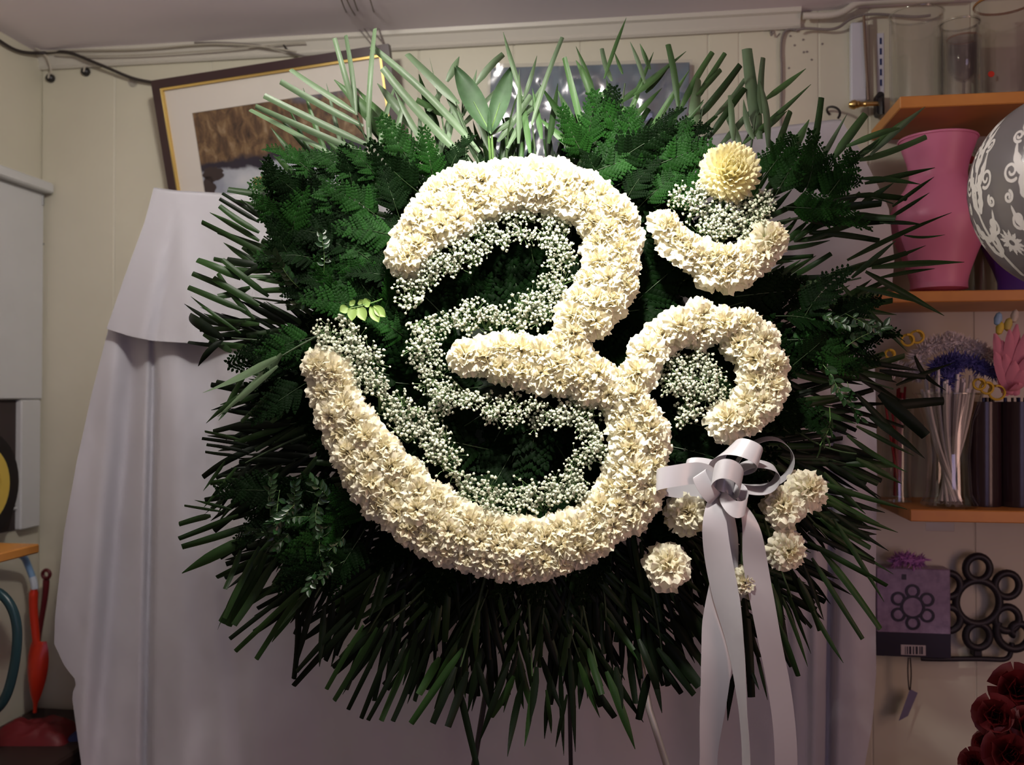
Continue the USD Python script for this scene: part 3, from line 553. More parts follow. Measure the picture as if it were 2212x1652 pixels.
for k, (x, y, R, lab) in enumerate(((2112, 830, 11, 'curly yellow craft wire under the blue boa'), (2128, 838, 12, 'second curly yellow craft wire under the blue boa'), (2150, 848, 15, 'large yellow craft wire ring under the blue boa, rightmost'),
                       (1958, 735, 12, 'yellow craft curl seen between the right palm tips'), (1978, 728, 13, 'yellow craft curl right of the one between the palm tips'), (1920, 765, 9, 'small orange-yellow craft curl behind the right palm tips'))):
    c = f3(x, y, V3 + .03); a = np.linspace(0, 2.6 * math.pi, 30); rr = R * .001
    single('craft_curl', tube(np.array([c + rr * (math.cos(b) * WU + math.sin(b) * UZ) + WN * .002 * b for b in a]), .0028, 6), m_yfuzz, lab, 'craft wire', smooth=60)
def feather(base, tip, w, seed):
    base, tip = np.array(base), np.array(tip); d = tip - base; L = np.linalg.norm(d); d /= L; s = np.cross(d, -WN); s /= np.linalg.norm(s); n = np.cross(s, d)
    G = [[base + d * L * q + s * w * a * math.sin(math.pi * min(.98, q * .9 + .08)) ** .7 + n * (.25 * w * (a * a) - .3 * w * math.sin(q * 3)) for a in np.linspace(-1, 1, 7)] for q in np.linspace(0, 1, 9)]
    return grid_mesh(G)
g = np.random.default_rng(12)
for i, (x, y) in enumerate([(2150, 720), (2165, 735), (2182, 712), (2198, 700), (2205, 740), (2172, 765), (2192, 780), (2208, 800), (2150, 760), (2216, 720), (2200, 830), (2222, 770), (2160, 795)]):
    b0 = f3(2185, 850, V3 + .03) + g.normal(size=3) * .006; tp = f3(x, y, V3 + .05 + .03 * g.uniform())
    single('pink_feather', feather(b0, tp, .016, i), m_pfuzz, 'soft pink craft feather in the bunch at the right end of the lowest shelf', 'feather', 'pink feathers on the lowest shelf', smooth=True)
for x, y, c, lab in ((2156, 688, (.25, .42, .60), 'pale blue bud tip above the pink feathers'), (2160, 708, (.62, .48, .06), 'yellow bud tip just under the pale blue one'), (2178, 700, (.50, .42, .10), 'mustard bud above the pink feathers'), (2192, 682, (.52, .46, .38), 'large cream bud above the pink feathers')):
    c0 = f3(x, y, V3 + .05); single('craft_bud', lathe([(0, -.016), (.006, -.012), (.0085, 0), (.006, .010), (0, .015)], 14).apply_transform(align(UZ + WU * .2, 0, 1, c0)), mat('bud_%d' % x, c, .6), lab, 'craft bud')
for c, r_, lab in ((2118, 36, 'dark glass cylinder of dark stems right of the white stems'), (2192, 40, 'dark glass cylinder under the pink feathers at the right edge')):
    t, P, r, h = glass_vase('dark_vase', lab, c, r_, 868, z3, .16, m=mat('dark_glass_%d' % c, (.035, .018, .022), .2, alpha=.8))
    for i in range(9):
        a = g.uniform(0, 6.28); q = r * .7 * math.sqrt(g.uniform()); t.part('stem', tube(bez([P + [q * math.cos(a), q * math.sin(a), .012], P + [q * math.cos(a + .5), q * math.sin(a + .5), h * 1.04]], 3), .003, 5), m_brown if i % 3 else m_navy, smooth=60)
t, P, r, h = glass_vase('glass_vase', 'clear glass vase with red stems half hidden by the right palm tips', 1932, 40, 860, z3, .10, [(.8, 0), (.75, .2), (.85, .7), (1, 1)])
P[2] = P[2]
for i in range(12):
    a = g.uniform(0, 6.28); q = .024 * math.sqrt(g.uniform())
    single('fuzzy_stem', tube(bez([P + [q * .6 * math.cos(a + 2), q * .6 * math.sin(a + 2), .012], P + [q * 1.3 * math.cos(a), q * 1.3 * math.sin(a), h * g.uniform(.95, 1.15)]], 4), .0028, 5), m_rfuzz, 'thin red craft stem in the glass vase behind the right palm tips', 'craft stem', 'red craft stems behind the right palm tips', smooth=60)
single('shelf_label', wbox(uvz(at_v(2000, 1140, SD))[0], uvz(at_v(2062, 1140, SD))[0], SD - .004, SD, z3 - .046, z3 - .027, .0008), m_clear, 'clear plastic label strip hanging under the lowest shelf edge', 'label')

# ------------------------------------------------------------------ package, iron hook and tag under the shelves
PV = .055
def pbox(px0, py0, px1, py1, v0, v1, r=.001):
    a, b = uvz(at_v(px0, py0, v1)), uvz(at_v(px1, py1, v1)); return wbox(min(a[0], b[0]), max(a[0], b[0]), v0, v1, min(a[2], b[2]), max(a[2], b[2]), r)
m_pack = mat('pack_lilac', (.30, .22, .34), .35, col2=(.19, .13, .22), scale=60)
m_pk_d = mat('pack_navy', (.010, .006, .022), .4)
t = Thing('gift_box', 'lilac boxed wall hook with a dark flower emblem and a navy lower band', 'box', M=at_v(1975, 1420, PV))
t.part('box', pbox(1893, 1226, 2054, 1422, .008, PV, .002), m_pack); t.part('lower_band', pbox(1893, 1364, 2054.5, 1422, .030, PV + .001, .0005), m_pk_d)
c = at_v(1972, 1311, PV + .0015); kk = mpp(1972, 1311, PV)
E = align(WN, 0, 1, c); em = []
em.append(Point(0, 0).buffer(25 * kk).difference(Point(0, 0).buffer(20 * kk)))
for i in range(6):
    a = math.pi / 2 + i * math.pi / 3; q = Point(34 * kk * math.cos(a), 34 * kk * math.sin(a)); em.append(q.buffer(15 * kk).difference(q.buffer(10 * kk)).difference(Point(0, 0).buffer(21 * kk)))
t.part('emblem', extrude(unary_union(em), .0008, E), m_pk_d)
t.part('barcode_label', pbox(1946, 1392, 2000, 1416, PV, PV + .0018, .0003), mat('label_white', (.45, .40, .42), .5))
for k, x in enumerate((1955, 1959, 1964, 1967, 1972, 1978, 1981, 1986, 1990)): t.part('bar', pbox(x, 1396, x + 1.6 + (k % 3), 1413, PV + .001, PV + .0024, .0001), m_pk_d)
t.part('hang_slot', pbox(1948, 1240, 1958, 1252, PV, PV + .001, .0002), m_pk_d)
g = np.random.default_rng(5)
pa = bez([at_v(1936, 1218, PV), at_v(1950, 1204, PV + .01), at_v(1968, 1210, PV + .01), at_v(1990, 1206, PV)], 16)
single('ribbon_pompom', fuzz(pa, .010, 420, .026, 8), mat('purple_foil', (.42, .18, .46), .3), 'small purple shredded ribbon tuft on top of the lilac box', 'ribbon', smooth=False)
iv = .035; I = lambda x, y: at_v(x, y, iv)
def iring(x, y, R, a0=0, a1=360, n=32): return np.array([I(x + R * math.cos(rad(a)), y - R * math.sin(rad(a))) for a in np.linspace(a0, a1, n, endpoint=(a1 - a0) < 359)])
t = Thing('iron_hook', 'black iron flower shaped wall hanger with a spiral beside the lilac box', 'wall hanger', M=I(2115, 1422))
t.part('centre_ring', tube(iring(2112, 1300, 47), .0092, 8, True), m_iron, smooth=60)
for k in range(6):
    a = rad(90 + 60 * k); t.part('petal_ring', tube(iring(2112 + 73 * math.cos(a), 1300 - 73 * math.sin(a), 26, n=24), .0088, 8, True), m_iron, smooth=60)
sp_ = [I(2196 + (46 - 5.2 * b) * math.cos(b + 2.6), 1366 - (46 - 5.2 * b) * math.sin(b + 2.6)) for b in np.linspace(0, 7.6, 46)]
t.part('spiral', tube(np.array(sp_), .0095, 8), m_iron, smooth=60)
t.part('base_bar', tube(bez([I(1990, 1422), I(2060, 1423), I(2150, 1424), I(2178, 1420), I(2184, 1404), I(2186, 1388)], 30), .0062, 8), m_iron, smooth=60)
t.part('wall_plate', pbox(2104, 1398, 2122, 1421, .0, .030, .002), m_iron)
t = Thing('price_tag', 'small blue-violet price tag on a chain under the lilac box', 'tag', M=at_v(1966, 1500, .05))
t.part('chain', cat_([tube(bez([at_v(1966, 1420, .05), at_v(1968, 1452, .052), at_v(1966, 1490, .05)], 10), .0016, 5), tube(bez([at_v(1962, 1420, .05), at_v(1961, 1455, .052), at_v(1964, 1490, .05)], 10), .0016, 5)]), m_cable_d)
cd = [at_v(1966, 1488, .05), at_v(1982, 1496, .03), at_v(1961, 1546, .03), at_v(1942, 1556, .06)]
nn = np.cross(cd[1] - cd[0], cd[3] - cd[0]); nn *= .0006 / np.linalg.norm(nn)
t.part('card', trimesh.convex.convex_hull(np.array([p + s * nn for p in cd for s in (-1, 1)])), mat('tag_card', (.17, .15, .28), .5))

# ------------------------------------------------------------------ balloon
bc = at(2316, 400, 1.52); BR = 205 * 1.52 / FPX
t = Thing('balloon', 'grey-white balloon printed with white damask scrolls at the right edge', 'balloon', M=bc)
prof = [(BR * math.sin(a) * (1 if a < math.pi / 2 else 1 - .10 * (a / math.pi - .5)), BR * math.cos(a) * (1 if a < math.pi / 2 else 1.12)) for a in np.linspace(0.001, math.pi - .02, 48)][::-1]
t.part('skin', lathe(prof, 72, bc), mat('balloon_grey', (.26, .245, .255), .25, translucent=.35, tcol=(.42, .40, .42), specular_ior_level=.6), smooth=True)
zk = bc[2] - BR * 1.12
t.part('knot', lathe([(.004, 0), (.010, -.012), (.013, -.020), (.006, -.022), (0, -.020)], 16, (bc[0], bc[1], zk + .003)), '/World/Looks/balloon_grey')
t.part('string', tube(bez([(bc[0], bc[1], zk - .015), (bc[0] + .01, bc[1], zk - .4), (bc[0] - .01, bc[1], zk - .75), (bc[0], bc[1], .01)], 24), .0012, 5), m_white, smooth=60)
def curve(pts, w0, w1, n=26):                                     # a tapering brush stroke
    P = bez(np.c_[np.array(pts, float), np.zeros(len(pts))], n)[:, :2]
    return unary_union([LineString(P[i:i + 2]).buffer(w0 + (w1 - w0) * i / n) for i in range(n - 1)])
def spiral(cx, cy, R, a0, sgn, w, turns=1.4):
    b = np.linspace(0, 2 * math.pi * turns, 30); rr = R * (1 - .8 * b / b[-1])
    return curve(np.c_[cx + rr * np.cos(a0 + sgn * b), cy + rr * np.sin(a0 + sgn * b)][::3], w, w * .8)
def acanthus(x, y, a, L, w, bend):
    up, lo = [], []
    for q in np.linspace(0, 1, 14):
        aa = a + bend * q; cx = x + L * q * math.cos(a + bend * q * .5); cy = y + L * q * math.sin(a + bend * q * .5); h = 1.25 * w * math.sin(math.pi * q ** .7) ** .8 * (1 + .25 * math.sin(q * 22))
        up.append((cx - h * math.sin(aa), cy + h * math.cos(aa))); lo.append((cx + h * .5 * math.sin(aa), cy - h * .5 * math.cos(aa)))
    return Polygon(up + lo[::-1]).buffer(0)
shapes = [curve([(0, -1.0), (.03, -.6), (-.03, -.2), (.03, .25), (0, .75)], .030, .016)]
for sgn in (-1, 1):
    for (x, y, a, L, w, b) in ((0, -.75, .5, .38, .05, 1.5), (0, -.55, .2, .42, .055, 1.3), (.01, -.25, .7, .40, .06, 1.4), (0, 0, .4, .45, .06, 1.5), (0, .2, .9, .36, .05, 1.2), (0, .4, .5, .34, .05, 1.4), (0, .6, 1.0, .26, .04, .8)):
        s_ = acanthus(x, y, a, L, w, b); shapes.append(s_ if sgn > 0 else shapely.affinity.scale(s_, -1, 1, origin=(0, 0)))
    for (x, y, R, a0) in ((.20, -.40, .075, -2.4), (.24, .10, .085, -2.2), (.18, .47, .06, -2.0), (.30, -.15, .05, 2.0)):
        s_ = spiral(x, y, R * 1.25, a0, 1, .018); shapes.append(s_ if sgn > 0 else shapely.affinity.scale(s_, -1, 1, origin=(0, 0)))
for i in range(12):
    a = i * math.pi / 6; shapes.append(acanthus(.33 + .03 * math.cos(a), -.62 + .03 * math.sin(a), a, .13, .026, .2))
scroll = unary_union(shapes).simplify(.003)
tv, tf = [], []
for gm in getattr(scroll, 'geoms', [scroll]):
    v_, f_ = trimesh.creation.triangulate_polygon(gm, engine='earcut'); v_ = np.c_[v_, np.zeros(len(v_))]
    v_, f_ = trimesh.remesh.subdivide_to_size(v_, f_, .12); tf.append(f_ + sum(map(len, tv))); tv.append(v_)
tv, tf = np.vstack(tv), np.vstack(tf)
m_print = mat('balloon_print', (.80, .78, .76), .45)
bp = np.array(prof)[::-1]; ang = np.arctan2(bp[:, 0], bp[:, 1]); brad = np.hypot(bp[:, 0], bp[:, 1])
for k in range(9):
    lon = rad(-90 - 52 + k * 40); la = tv[:, 1] * 1.0 + (.10 if k % 2 else -.06); lo = lon + tv[:, 0] * 1.0 / np.maximum(np.cos(la), .3) * .78
    th_ = math.pi / 2 - la; R = np.interp(th_, ang, brad) + .0005
    t.part('scroll_print', trimesh.Trimesh(np.stack([bc[0] + R * np.sin(th_) * np.cos(lo), bc[1] + R * np.sin(th_) * np.sin(lo), bc[2] + R * np.cos(th_)], 1), tf, process=False), m_print, smooth=True)

# ------------------------------------------------------------------ flower parts
def petal(L, W, tilt0, tilt1, ruf, freq, ph, r0=.0, na=11, nr=6, z0=0.0, ser=.10, pw=1.0):
    """A petal from the axis outwards: tilt (from the axis, radians) runs tilt0..tilt1 from claw to edge."""
    G = []; A = np.linspace(-1, 1, na); rho = np.full(na, r0); z = np.full(na, z0); Q = np.linspace(0, 1, nr); eo = np.zeros(na)
    for q in Q:
        e = q * (1 - .16 * A * A + ser * q * np.sin(A * 9.0 + ph * 3) * .6); t = tilt0 + (tilt1 - tilt0) * np.clip(e, 0, 1.1) ** pw
        rho = rho + L * (e - eo) * np.sin(t); z = z + L * (e - eo) * np.cos(t); eo = e
        w = W * (.18 + .82 * q ** .8) * A; nd = ruf * q * q * np.sin(freq * A * math.pi + ph) + ruf * .45 * q * q * np.sin(freq * 2.3 * A * math.pi + ph * 2)
        G.append(np.stack([rho + nd * np.cos(t), w, z - nd * np.sin(t) - .06 * np.abs(w)], 1))
    return grid_mesh(G)
def rotz(m, a): return m.apply_transform(trimesh.transformations.rotation_matrix(a, [0, 0, 1]))
def carnation_parts(seed):
    g = np.random.default_rng(seed); out = []
    for n, L, W, t0, t1, ruf, r0, mm, z0, pw in ((7, .0365, .0195, .85, 2.25, .0034, .003, m_petal, -.018, 1.5), (7, .0365, .0185, .60, 1.95, .0040, .003, m_petal, -.015, 1.8), (6, .036, .0170, .40, 1.6, .0042, .002, m_petal, -.011, 2.2), (5, .0345, .0150, .22, 1.3, .0044, .002, m_petal, -.009, 2.4), (4, .032, .0130, .08, 1.05, .0044, .001, m_petal_i, -.007, 2.6), (3, .030, .0100, .0, .75, .0042, .001, m_petal_i, -.006, 2.6)):
        o = g.uniform(0, 6.28)
        for k in range(n):
            p = petal(L * g.uniform(.9, 1.08), W * g.uniform(.9, 1.2), t0 + g.normal() * .06, t1 + g.normal() * .2, ruf * g.uniform(.7, 1.3), g.choice([1.5, 2.0, 2.5]), g.uniform(0, 6.28), r0, 15, 7, z0=z0, pw=pw, ser=.09)
            p.vertices += [0, 0, g.normal() * .0016]; out.append((rotz(p, o + 2 * math.pi * k / n + g.normal() * .14), mm))
    return out
def carnation(seed, M, label, group):
    t = Thing('carnation', label, 'carnation', group, M)
    for p, mm in carnation_parts(seed): t.part('petal', p, mm, local=True, smooth=True)
    t.part('calyx', lathe([(0, -.045), (.0025, -.044), (.003, -.034), (.0062, -.028), (.0072, -.012), (.006, -.004)], 12), m_calyx, local=True)
    return t.path

# ------------------------------------------------------------------ the spray: foam back, easel
def LY(px, py, off=0.0):
    y = 1.76 - off
    for _ in range(3): y = 1.76 - off + .10 * (at(px, py, y)[2] - 1.45)
    return at(px, py, y)
PN = np.array([0, -1, .10]); PN /= np.linalg.norm(PN); PX = np.array([1.0, 0, 0]); PU = np.cross(PN, PX)
def dirp(a): return math.cos(a) * PX + math.sin(a) * PU            # direction in the spray's plane, a measured from right, up positive
def leafM(px, py, a, off, tilt=0.0, scale=1.0, roll=0.0):          # a leaf's frame: +y along the leaf, +z its face
    y = dirp(a) * math.cos(tilt) + PN * math.sin(tilt); z = PN * math.cos(tilt) - dirp(a) * math.sin(tilt); x = np.cross(y, z)
    c, s = math.cos(roll), math.sin(roll); x, z = c * x + s * z, -s * x + c * z
    M = np.eye(4); M[:3, 0], M[:3, 1], M[:3, 2], M[:3, 3] = x * scale, y * scale, z * scale, LY(px, py, off); return M
fc = LY(1130, 800, -.055)
t = Thing('foam_board', 'dark green foam backing board hidden under the flowers and leaves', 'foam board', M=fc)
t.part('foam', lathe([(0, 0), (.33, 0), (.345, .012), (.335, .04), (0, .045)], 48).apply_transform(align(PN, 0, 1, fc)), m_foam)
t.part('backing', lathe([(0, -.012), (.30, -.012), (.30, 0), (0, 0)], 40).apply_transform(align(PN, 0, 1, fc)), m_brown)
t = Thing('easel', 'thin metal tripod easel holding up the flower spray', 'easel', M=at(1234, 1652, 1.95) * [1, 1, 0])
foot = lambda px, y: np.array([(px - CX) / FPX * y, y, .012])
top = LY(1215, 560, -.10)
t.part('leg', tube(np.array([top + [.012, 0, 0], LY(1402, 1530, -.10), at(1440, 1652, 1.80), foot(1633, 1.80)]), .0068, 8), m_pale_metal, smooth=60)
t.part('leg', tube(np.array([top - [.012, 0, 0], at(1026, 1640, 1.83), foot(850, 1.83)]), .0055, 8), m_black, smooth=60, label='dark left leg')
t.part('leg', tube(np.array([top + [0, .02, 0], at(1233, 1650, 1.93), foot(1236, 2.0)]), .0045, 8), m_black, smooth=60, label='rear leg darkened for shade')  # shade behind the spray is put into the black of this leg
t.part('cross_bar', tube(np.array([LY(1060, 1180, -.10), LY(1400, 1180, -.10)]), .005, 8), m_pale_metal, smooth=60)
# ------------------------------------------------------------------ places on the spray, for the labels
LM = [('the broad leaves at top centre', 1040, 260), ('the top of the upper arc', 1100, 310), ('the left shoulder of the upper arc', 850, 420), ('the left tip of the upper arc', 820, 590), ('the hollow of the upper arc', 1080, 600), ('the right shoulder of the upper arc', 1420, 400),
      ('the yellow mum', 1500, 300), ('the right horn of the crescent', 1750, 430), ('the bowl of the crescent', 1640, 640), ('the right side of the hook', 1760, 780), ('the gap left of the hook', 1370, 700), ('the bow', 1640, 1000), ('the three carnations right of the bow', 1780, 1110), ('the ribbon tails', 1560, 1300),
      ('the lone carnation by the ribbon', 1420, 1300), ('the bottom of the lower curve', 1150, 1310), ('the lower left of the lower curve', 860, 1230), ('the left side of the lower curve', 690, 1080), ('the left tip of the lower curve', 620, 830), ('the lime leaf sprig', 770, 640), ('the hollow inside the lower curve', 1100, 980),
      ('the left end of the middle bar', 860, 760), ('the cellophane wrapped print', 1330, 290), ('the picture frame', 640, 370), ('the wide level blade at upper left', 560, 470), ('the clipped blades at far left', 560, 1130), ('the pink vase', 1850, 500), ('the stepped blades at left', 560, 640), ('the gap between bar and lower curve', 960, 900), ('the white fuzzy stems', 1860, 850)]
def near(x, y): return min(LM, key=lambda q: (q[1] - x) ** 2 + (q[2] - y) ** 2)[0]
def clock(a):
    h = (90 - math.degrees(a)) % 360 / 15; h = int(round(h)) % 24; n = ['twelve', 'one', 'two', 'three', 'four', 'five', 'six', 'seven', 'eight', 'nine', 'ten', 'eleven'][h // 2]
    return f'half past {n}' if h % 2 else f"{n} o'clock"
# ------------------------------------------------------------------ carnations of the om sign
def poly(s): return Polygon(np.array([float(q) for q in s.replace(';', ',').split(',')]).reshape(-1, 2)).buffer(0)
POLYS = {
 'arc': '836,560;842,490;868,435;922,374;990,340;1090,326;1200,333;1290,358;1345,400;1388,448;1402,520;1398,580;1386,650;1345,684;1325,725;1270,748;1200,725;1182,690;1205,640;1235,590;1246,530;1236,490;1190,468;1120,462;1060,482;1000,520;930,560;890,610;862,640',
 'bar': '945,745;1000,716;1100,708;1200,706;1262,735;1340,780;1345,850;1290,890;1220,868;1100,842;1000,815;950,792',
 'lower': '640,765;660,735;710,740;760,775;790,860;850,930;920,1000;1000,1065;1080,1105;1170,1112;1250,1085;1300,1010;1310,930;1290,870;1340,800;1400,830;1440,880;1464,960;1450,1040;1440,1100;1392,1145;1295,1212;1205,1255;1115,1268;1030,1245;930,1222;850,1172;785,1120;740,1060;695,975;658,870',
 'hook': '1335,800;1372,705;1440,652;1510,636;1620,650;1692,700;1720,790;1708,865;1645,945;1560,950;1505,925;1520,880;1572,860;1590,800;1545,755;1470,765;1425,800;1405,850;1370,860',
 'crescent': '1400,465;1420,430;1462,445;1478,490;1540,515;1610,515;1650,475;1672,445;1712,470;1706,545;1645,605;1580,640;1510,612;1450,560;1412,510'}
POLYS = {k: poly(v) for k, v in POLYS.items()}
def samples(pg, spacing, seed, inset):
    q = pg.buffer(-inset); x0, y0, x1, y1 = q.bounds; X, Y = np.meshgrid(np.arange(x0, x1, 5), np.arange(y0, y1, 5)); pts = np.c_[X.ravel(), Y.ravel()]
    pts = pts[shapely.contains_xy(q, pts[:, 0], pts[:, 1])]; k = max(2, int(round(pg.area / (spacing ** 2 * .87))))
    return kmeans2(pts, k, iter=25, minit='++', seed=seed)[0]
def where(key, x, y):
    if key == 'arc':
        if x < 905 and y > 480: return 'at the left tip of the upper arc of the om sign'
        if y < 400: return 'in the brightly lit top row of the upper arc of the om sign'
        if x < 1000: return 'on the left shoulder of the upper arc of the om sign'
        if x > 1255 and y > 600: return 'at the waist below the right end of the upper arc of the om sign'
        if x > 1255: return 'on the right shoulder of the upper arc of the om sign'
        return 'in the inner row of the upper arc of the om sign'
    if key == 'bar': return 'in the left half of the middle bar of the om sign' if x < 1130 else 'where the middle bar of the om sign meets its lower curve'
    if key == 'lower':
        if x < 760 and y < 900: return 'at the upper left tip of the lower curve of the om sign'
        if x < 860: return 'on the left side of the lower curve of the om sign'
        if x < 1050: return 'at the lower left of the lower curve of the om sign'
        if x < 1260 and y > 1000: return 'along the very bottom of the om sign'
        if y > 1060: return 'at the lower right of the lower curve of the om sign'
        return 'on the right side of the lower curve of the om sign'
    if key == 'hook':
        if x < 1440: return 'on the left rise of the right hook of the om sign'
        if y < 730: return 'along the top of the right hook of the om sign'
        if y > 870: return 'at the lower end of the right hook of the om sign'
        return 'on the outer right side of the right hook of the om sign'
    return 'at the left horn of the crescent' if x < 1470 else ('at the right horn of the crescent' if x > 1650 else 'in the bowl of the crescent under the yellow mum')
protos = []
allc = []
U_ALL = unary_union(list(POLYS.values()))
for comp in sorted(U_ALL.geoms, key=lambda q: -q.area):
    for x, y in samples(comp, 56, 4, 28):
        allc.append((min(POLYS, key=lambda k: (POLYS[k].distance(Point(x, y)), -POLYS[k].exterior.distance(Point(x, y)))), x, y))
gc = np.random.default_rng(21)
def flower_dir(tx, ty, t0=.16): 
    d = PN + tx * PX + ty * PU; return d / np.linalg.norm(d)
def place_carnation(x, y, d, off, label, group, sc):
    M = align(d, gc.uniform(0, 6.28), sc, LY(x, y, off))
    if len(protos) < 5: protos.append(carnation(100 + len(protos), M, label, group))
    else: copy_of(protos[gc.integers(5)], 'carnation', M, label, 'carnation', group)
for key, x, y in allc:
    b = nearest_points(U_ALL.boundary, Point(x, y))[0]; dx, dy = b.x - x, b.y - y; dd = max(math.hypot(dx, dy), 1.0)
    k = max(0, 1 - (dd - 26) / 34) * .62; d = flower_dir(k * dx / dd + gc.normal() * .14, -k * dy / dd + gc.normal() * .14 + .06)
    w = where(key, x, y); ex, ey = b.x, b.y; rw = 'mid row' if dd > 40 else ('outer row' if math.hypot(ex - 1130, ey - 760) > math.hypot(x - 1130, y - 760) else 'inner row')
    w = rw + ' ' + w if key in ('lower', 'arc') and 'row' not in w else w
    place_carnation(x, y, d, .080 + .022 * min(1, (dd - 20) / 40) + gc.normal() * .004, 'creamy white carnation, ' + w.replace(' of the om sign', ''), 'carnations, ' + w, gc.uniform(1.0, 1.12))
for x, y, tx, ty, sc, lab in ((1486, 1108, 0, .1, 1.12, 'creamy white carnation alone just below the left loop of the white bow'), (1443, 1221, .05, .3, 1.2, 'creamy white carnation alone on dark leaves left of the ribbon tails'),
                      (1692, 1094, -.2, .2, 1.1, 'middle carnation of the three right of the bow'), (1748, 1056, .35, .3, 1.08, 'uppermost carnation of the three right of the bow'),
                      (1703, 1192, .2, -.25, 1.05, 'lowest carnation of the three right of the bow'), (1607, 1258, 0, 0, .8, 'carnation peeping between the two hanging white ribbon tails')):
    place_carnation(x, y, flower_dir(tx, ty), .075, lab, None, sc)

# ------------------------------------------------------------------ the yellow mum
mp_ = LY(1577, 372, .095); MM = align(flower_dir(.0, .12), 0, 1.22, mp_)
t = Thing('chrysanthemum', 'large pale yellow pompom chrysanthemum above the crescent', 'chrysanthemum', M=MM)
g = np.random.default_rng(9); n = 190
for i in range(n):
    q = (i + .5) / n; th_ = 2.05 * q ** .62; ph_ = i * 2.39996; L = .046 * (1 - .12 * math.cos(th_)) * g.uniform(.92, 1.08); w = .0042
    d = np.array([math.sin(th_) * math.cos(ph_), math.sin(th_) * math.sin(ph_), math.cos(th_)]); s = np.array([-math.sin(ph_), math.cos(ph_), 0]); inn = np.cross(s, d)
    G = [[d * L * (.35 + .65 * qq) + inn * (-.010 * qq * qq * (1.2 - q) + .003 * (a * a)) + s * w * a * (.6 + .8 * math.sin(math.pi * min(1, qq * .75 + .12))) * (1 - .6 * max(0, qq - .8) / .2) for a in (-1, -.4, .4, 1)] for qq in np.linspace(0, 1, 6)]
    t.part('petal', grid_mesh(G), m_mum, local=True, smooth=True)
t.part('heart', trimesh.creation.icosphere(subdivisions=2, radius=.022), m_mum, local=True, smooth=True)
t.part('stem', tube(np.array([[0, 0, -.015], [0, 0, -.06]]), .003, 8), m_stem, local=True)

# ------------------------------------------------------------------ baby's breath
def breath(seed, M, label, group):
    g = np.random.default_rng(seed); t = Thing('babys_breath_sprig', label, 'flower sprig', group, M); stems, fl = [], []
    root = np.array([0, 0, -.05])
    for b in range(9):
        a = g.uniform(0, 6.28); r = .026 * math.sqrt(g.uniform(.05, 1)); hub = np.array([r * math.cos(a) * .7, r * math.sin(a) * .7, g.uniform(-.018, -.002)])
        stems.append(tube(bez([root, hub * .4 + root * .6, hub], 5), .0008, 4))
        for c in range(int(g.integers(4, 8))):
            p = hub + g.normal(size=3) * [.0085, .0085, .006] + [0, 0, .014]; stems.append(tube(np.array([hub, (hub + p) / 2 + g.normal(size=3) * .001, p]), .0005, 3))
            s = trimesh.creation.icosphere(subdivisions=1, radius=1.0); v = s.vertices; k = .0027 * g.uniform(.7, 1.3)
            ang = np.arctan2(v[:, 1], v[:, 0]); s.vertices = v * (1 + .25 * np.sin(ang * 5 + g.uniform(0, 6))[:, None]) * [k, k, k * .7] * g.uniform(.85, 1.1, (len(v), 1))
            s.apply_transform(align(g.normal(size=3) * .5 + [0, 0, 1], 0, 1, p)); fl.append(s)
    t.part('stems', cat_(stems), m_bstem, local=True, smooth=False); t.part('florets', cat_(fl), m_breath, local=True, smooth=True, kind='stuff')
    return t.path
BB = {
 'under the left half of the upper arc of the om sign': '876,612;885,645;915,585;905,622;950,560;935,600;985,535;975,575;1020,505;1010,545;1055,490;1050,525;1098,470;1090,505',
 'under the crown of the upper arc of the om sign': '1140,466;1135,500;1180,470;1180,510;1222,478;1216,516',
 'on the inside of the right shoulder of the upper arc': '1222,548;1200,575;1212,610;1180,610;1185,645;1160,655;1170,682',
 'along the top of the middle bar of the om sign': '1135,668;1130,695;1090,680;1055,690;1020,668;1010,698;975,690;940,705',
 'around the left end of the middle bar of the om sign': '915,708;905,740;930,755;912,785;940,800;915,828;955,835;935,862;950,872',
 'hanging under the middle bar of the om sign': '985,848;1015,868;1045,865;1060,892;1095,870;1110,900;1145,880;1165,905;1195,885;1220,905;1245,895;1275,905;1285,930',
 'at the upper left tip inside the lower curve': '705,715;722,735;745,710;760,738;762,762;800,770;795,800;785,825;822,815',
 'on the left inside of the lower curve of the om sign': '830,858;860,872;885,890;850,895;880,925;910,940;930,965;955,955;945,990;975,1000;925,915',
 'along the bottom inside of the lower curve of the om sign': '985,1038;1010,1062;1045,1060;1060,1090;1095,1068;1115,1090;1140,1055;1160,1085;1185,1050;1205,1078;1235,1060',
 'on the right inside of the lower curve of the om sign': '1255,1035;1235,1010;1262,990;1280,955;1265,930;1290,980',
 'filling the inside of the right hook of the om sign': '1432,800;1462,785;1495,772;1530,790;1470,815;1505,810;1545,815;1445,835;1485,845;1525,845;1500,875;1478,890;1550,845',
 'between the crescent and the yellow mum': '1470,425;1490,445;1505,425;1525,460;1550,478;1560,505;1590,480;1605,505;1625,445;1640,470;1655,435;1585,455;1615,480;1530,490'}
bp_ = []; g = np.random.default_rng(31)
for w, s in BB.items():
    for x, y in np.array([float(q) for q in s.replace(';', ',').split(',')]).reshape(-1, 2):
        d = flower_dir(g.normal() * .22, g.normal() * .22); M = align(d, g.uniform(0, 6.28), g.uniform(.85, 1.1), LY(x + g.normal() * 3, y + g.normal() * 3, .082 + g.normal() * .006))
        lab = "white baby's breath sprig " + w
        if len(bp_) < 5: bp_.append(breath(40 + len(bp_), M, lab, "baby's breath " + w))
        else: copy_of(bp_[g.integers(5)], 'babys_breath_sprig', M, lab, 'flower sprig', "baby's breath " + w)

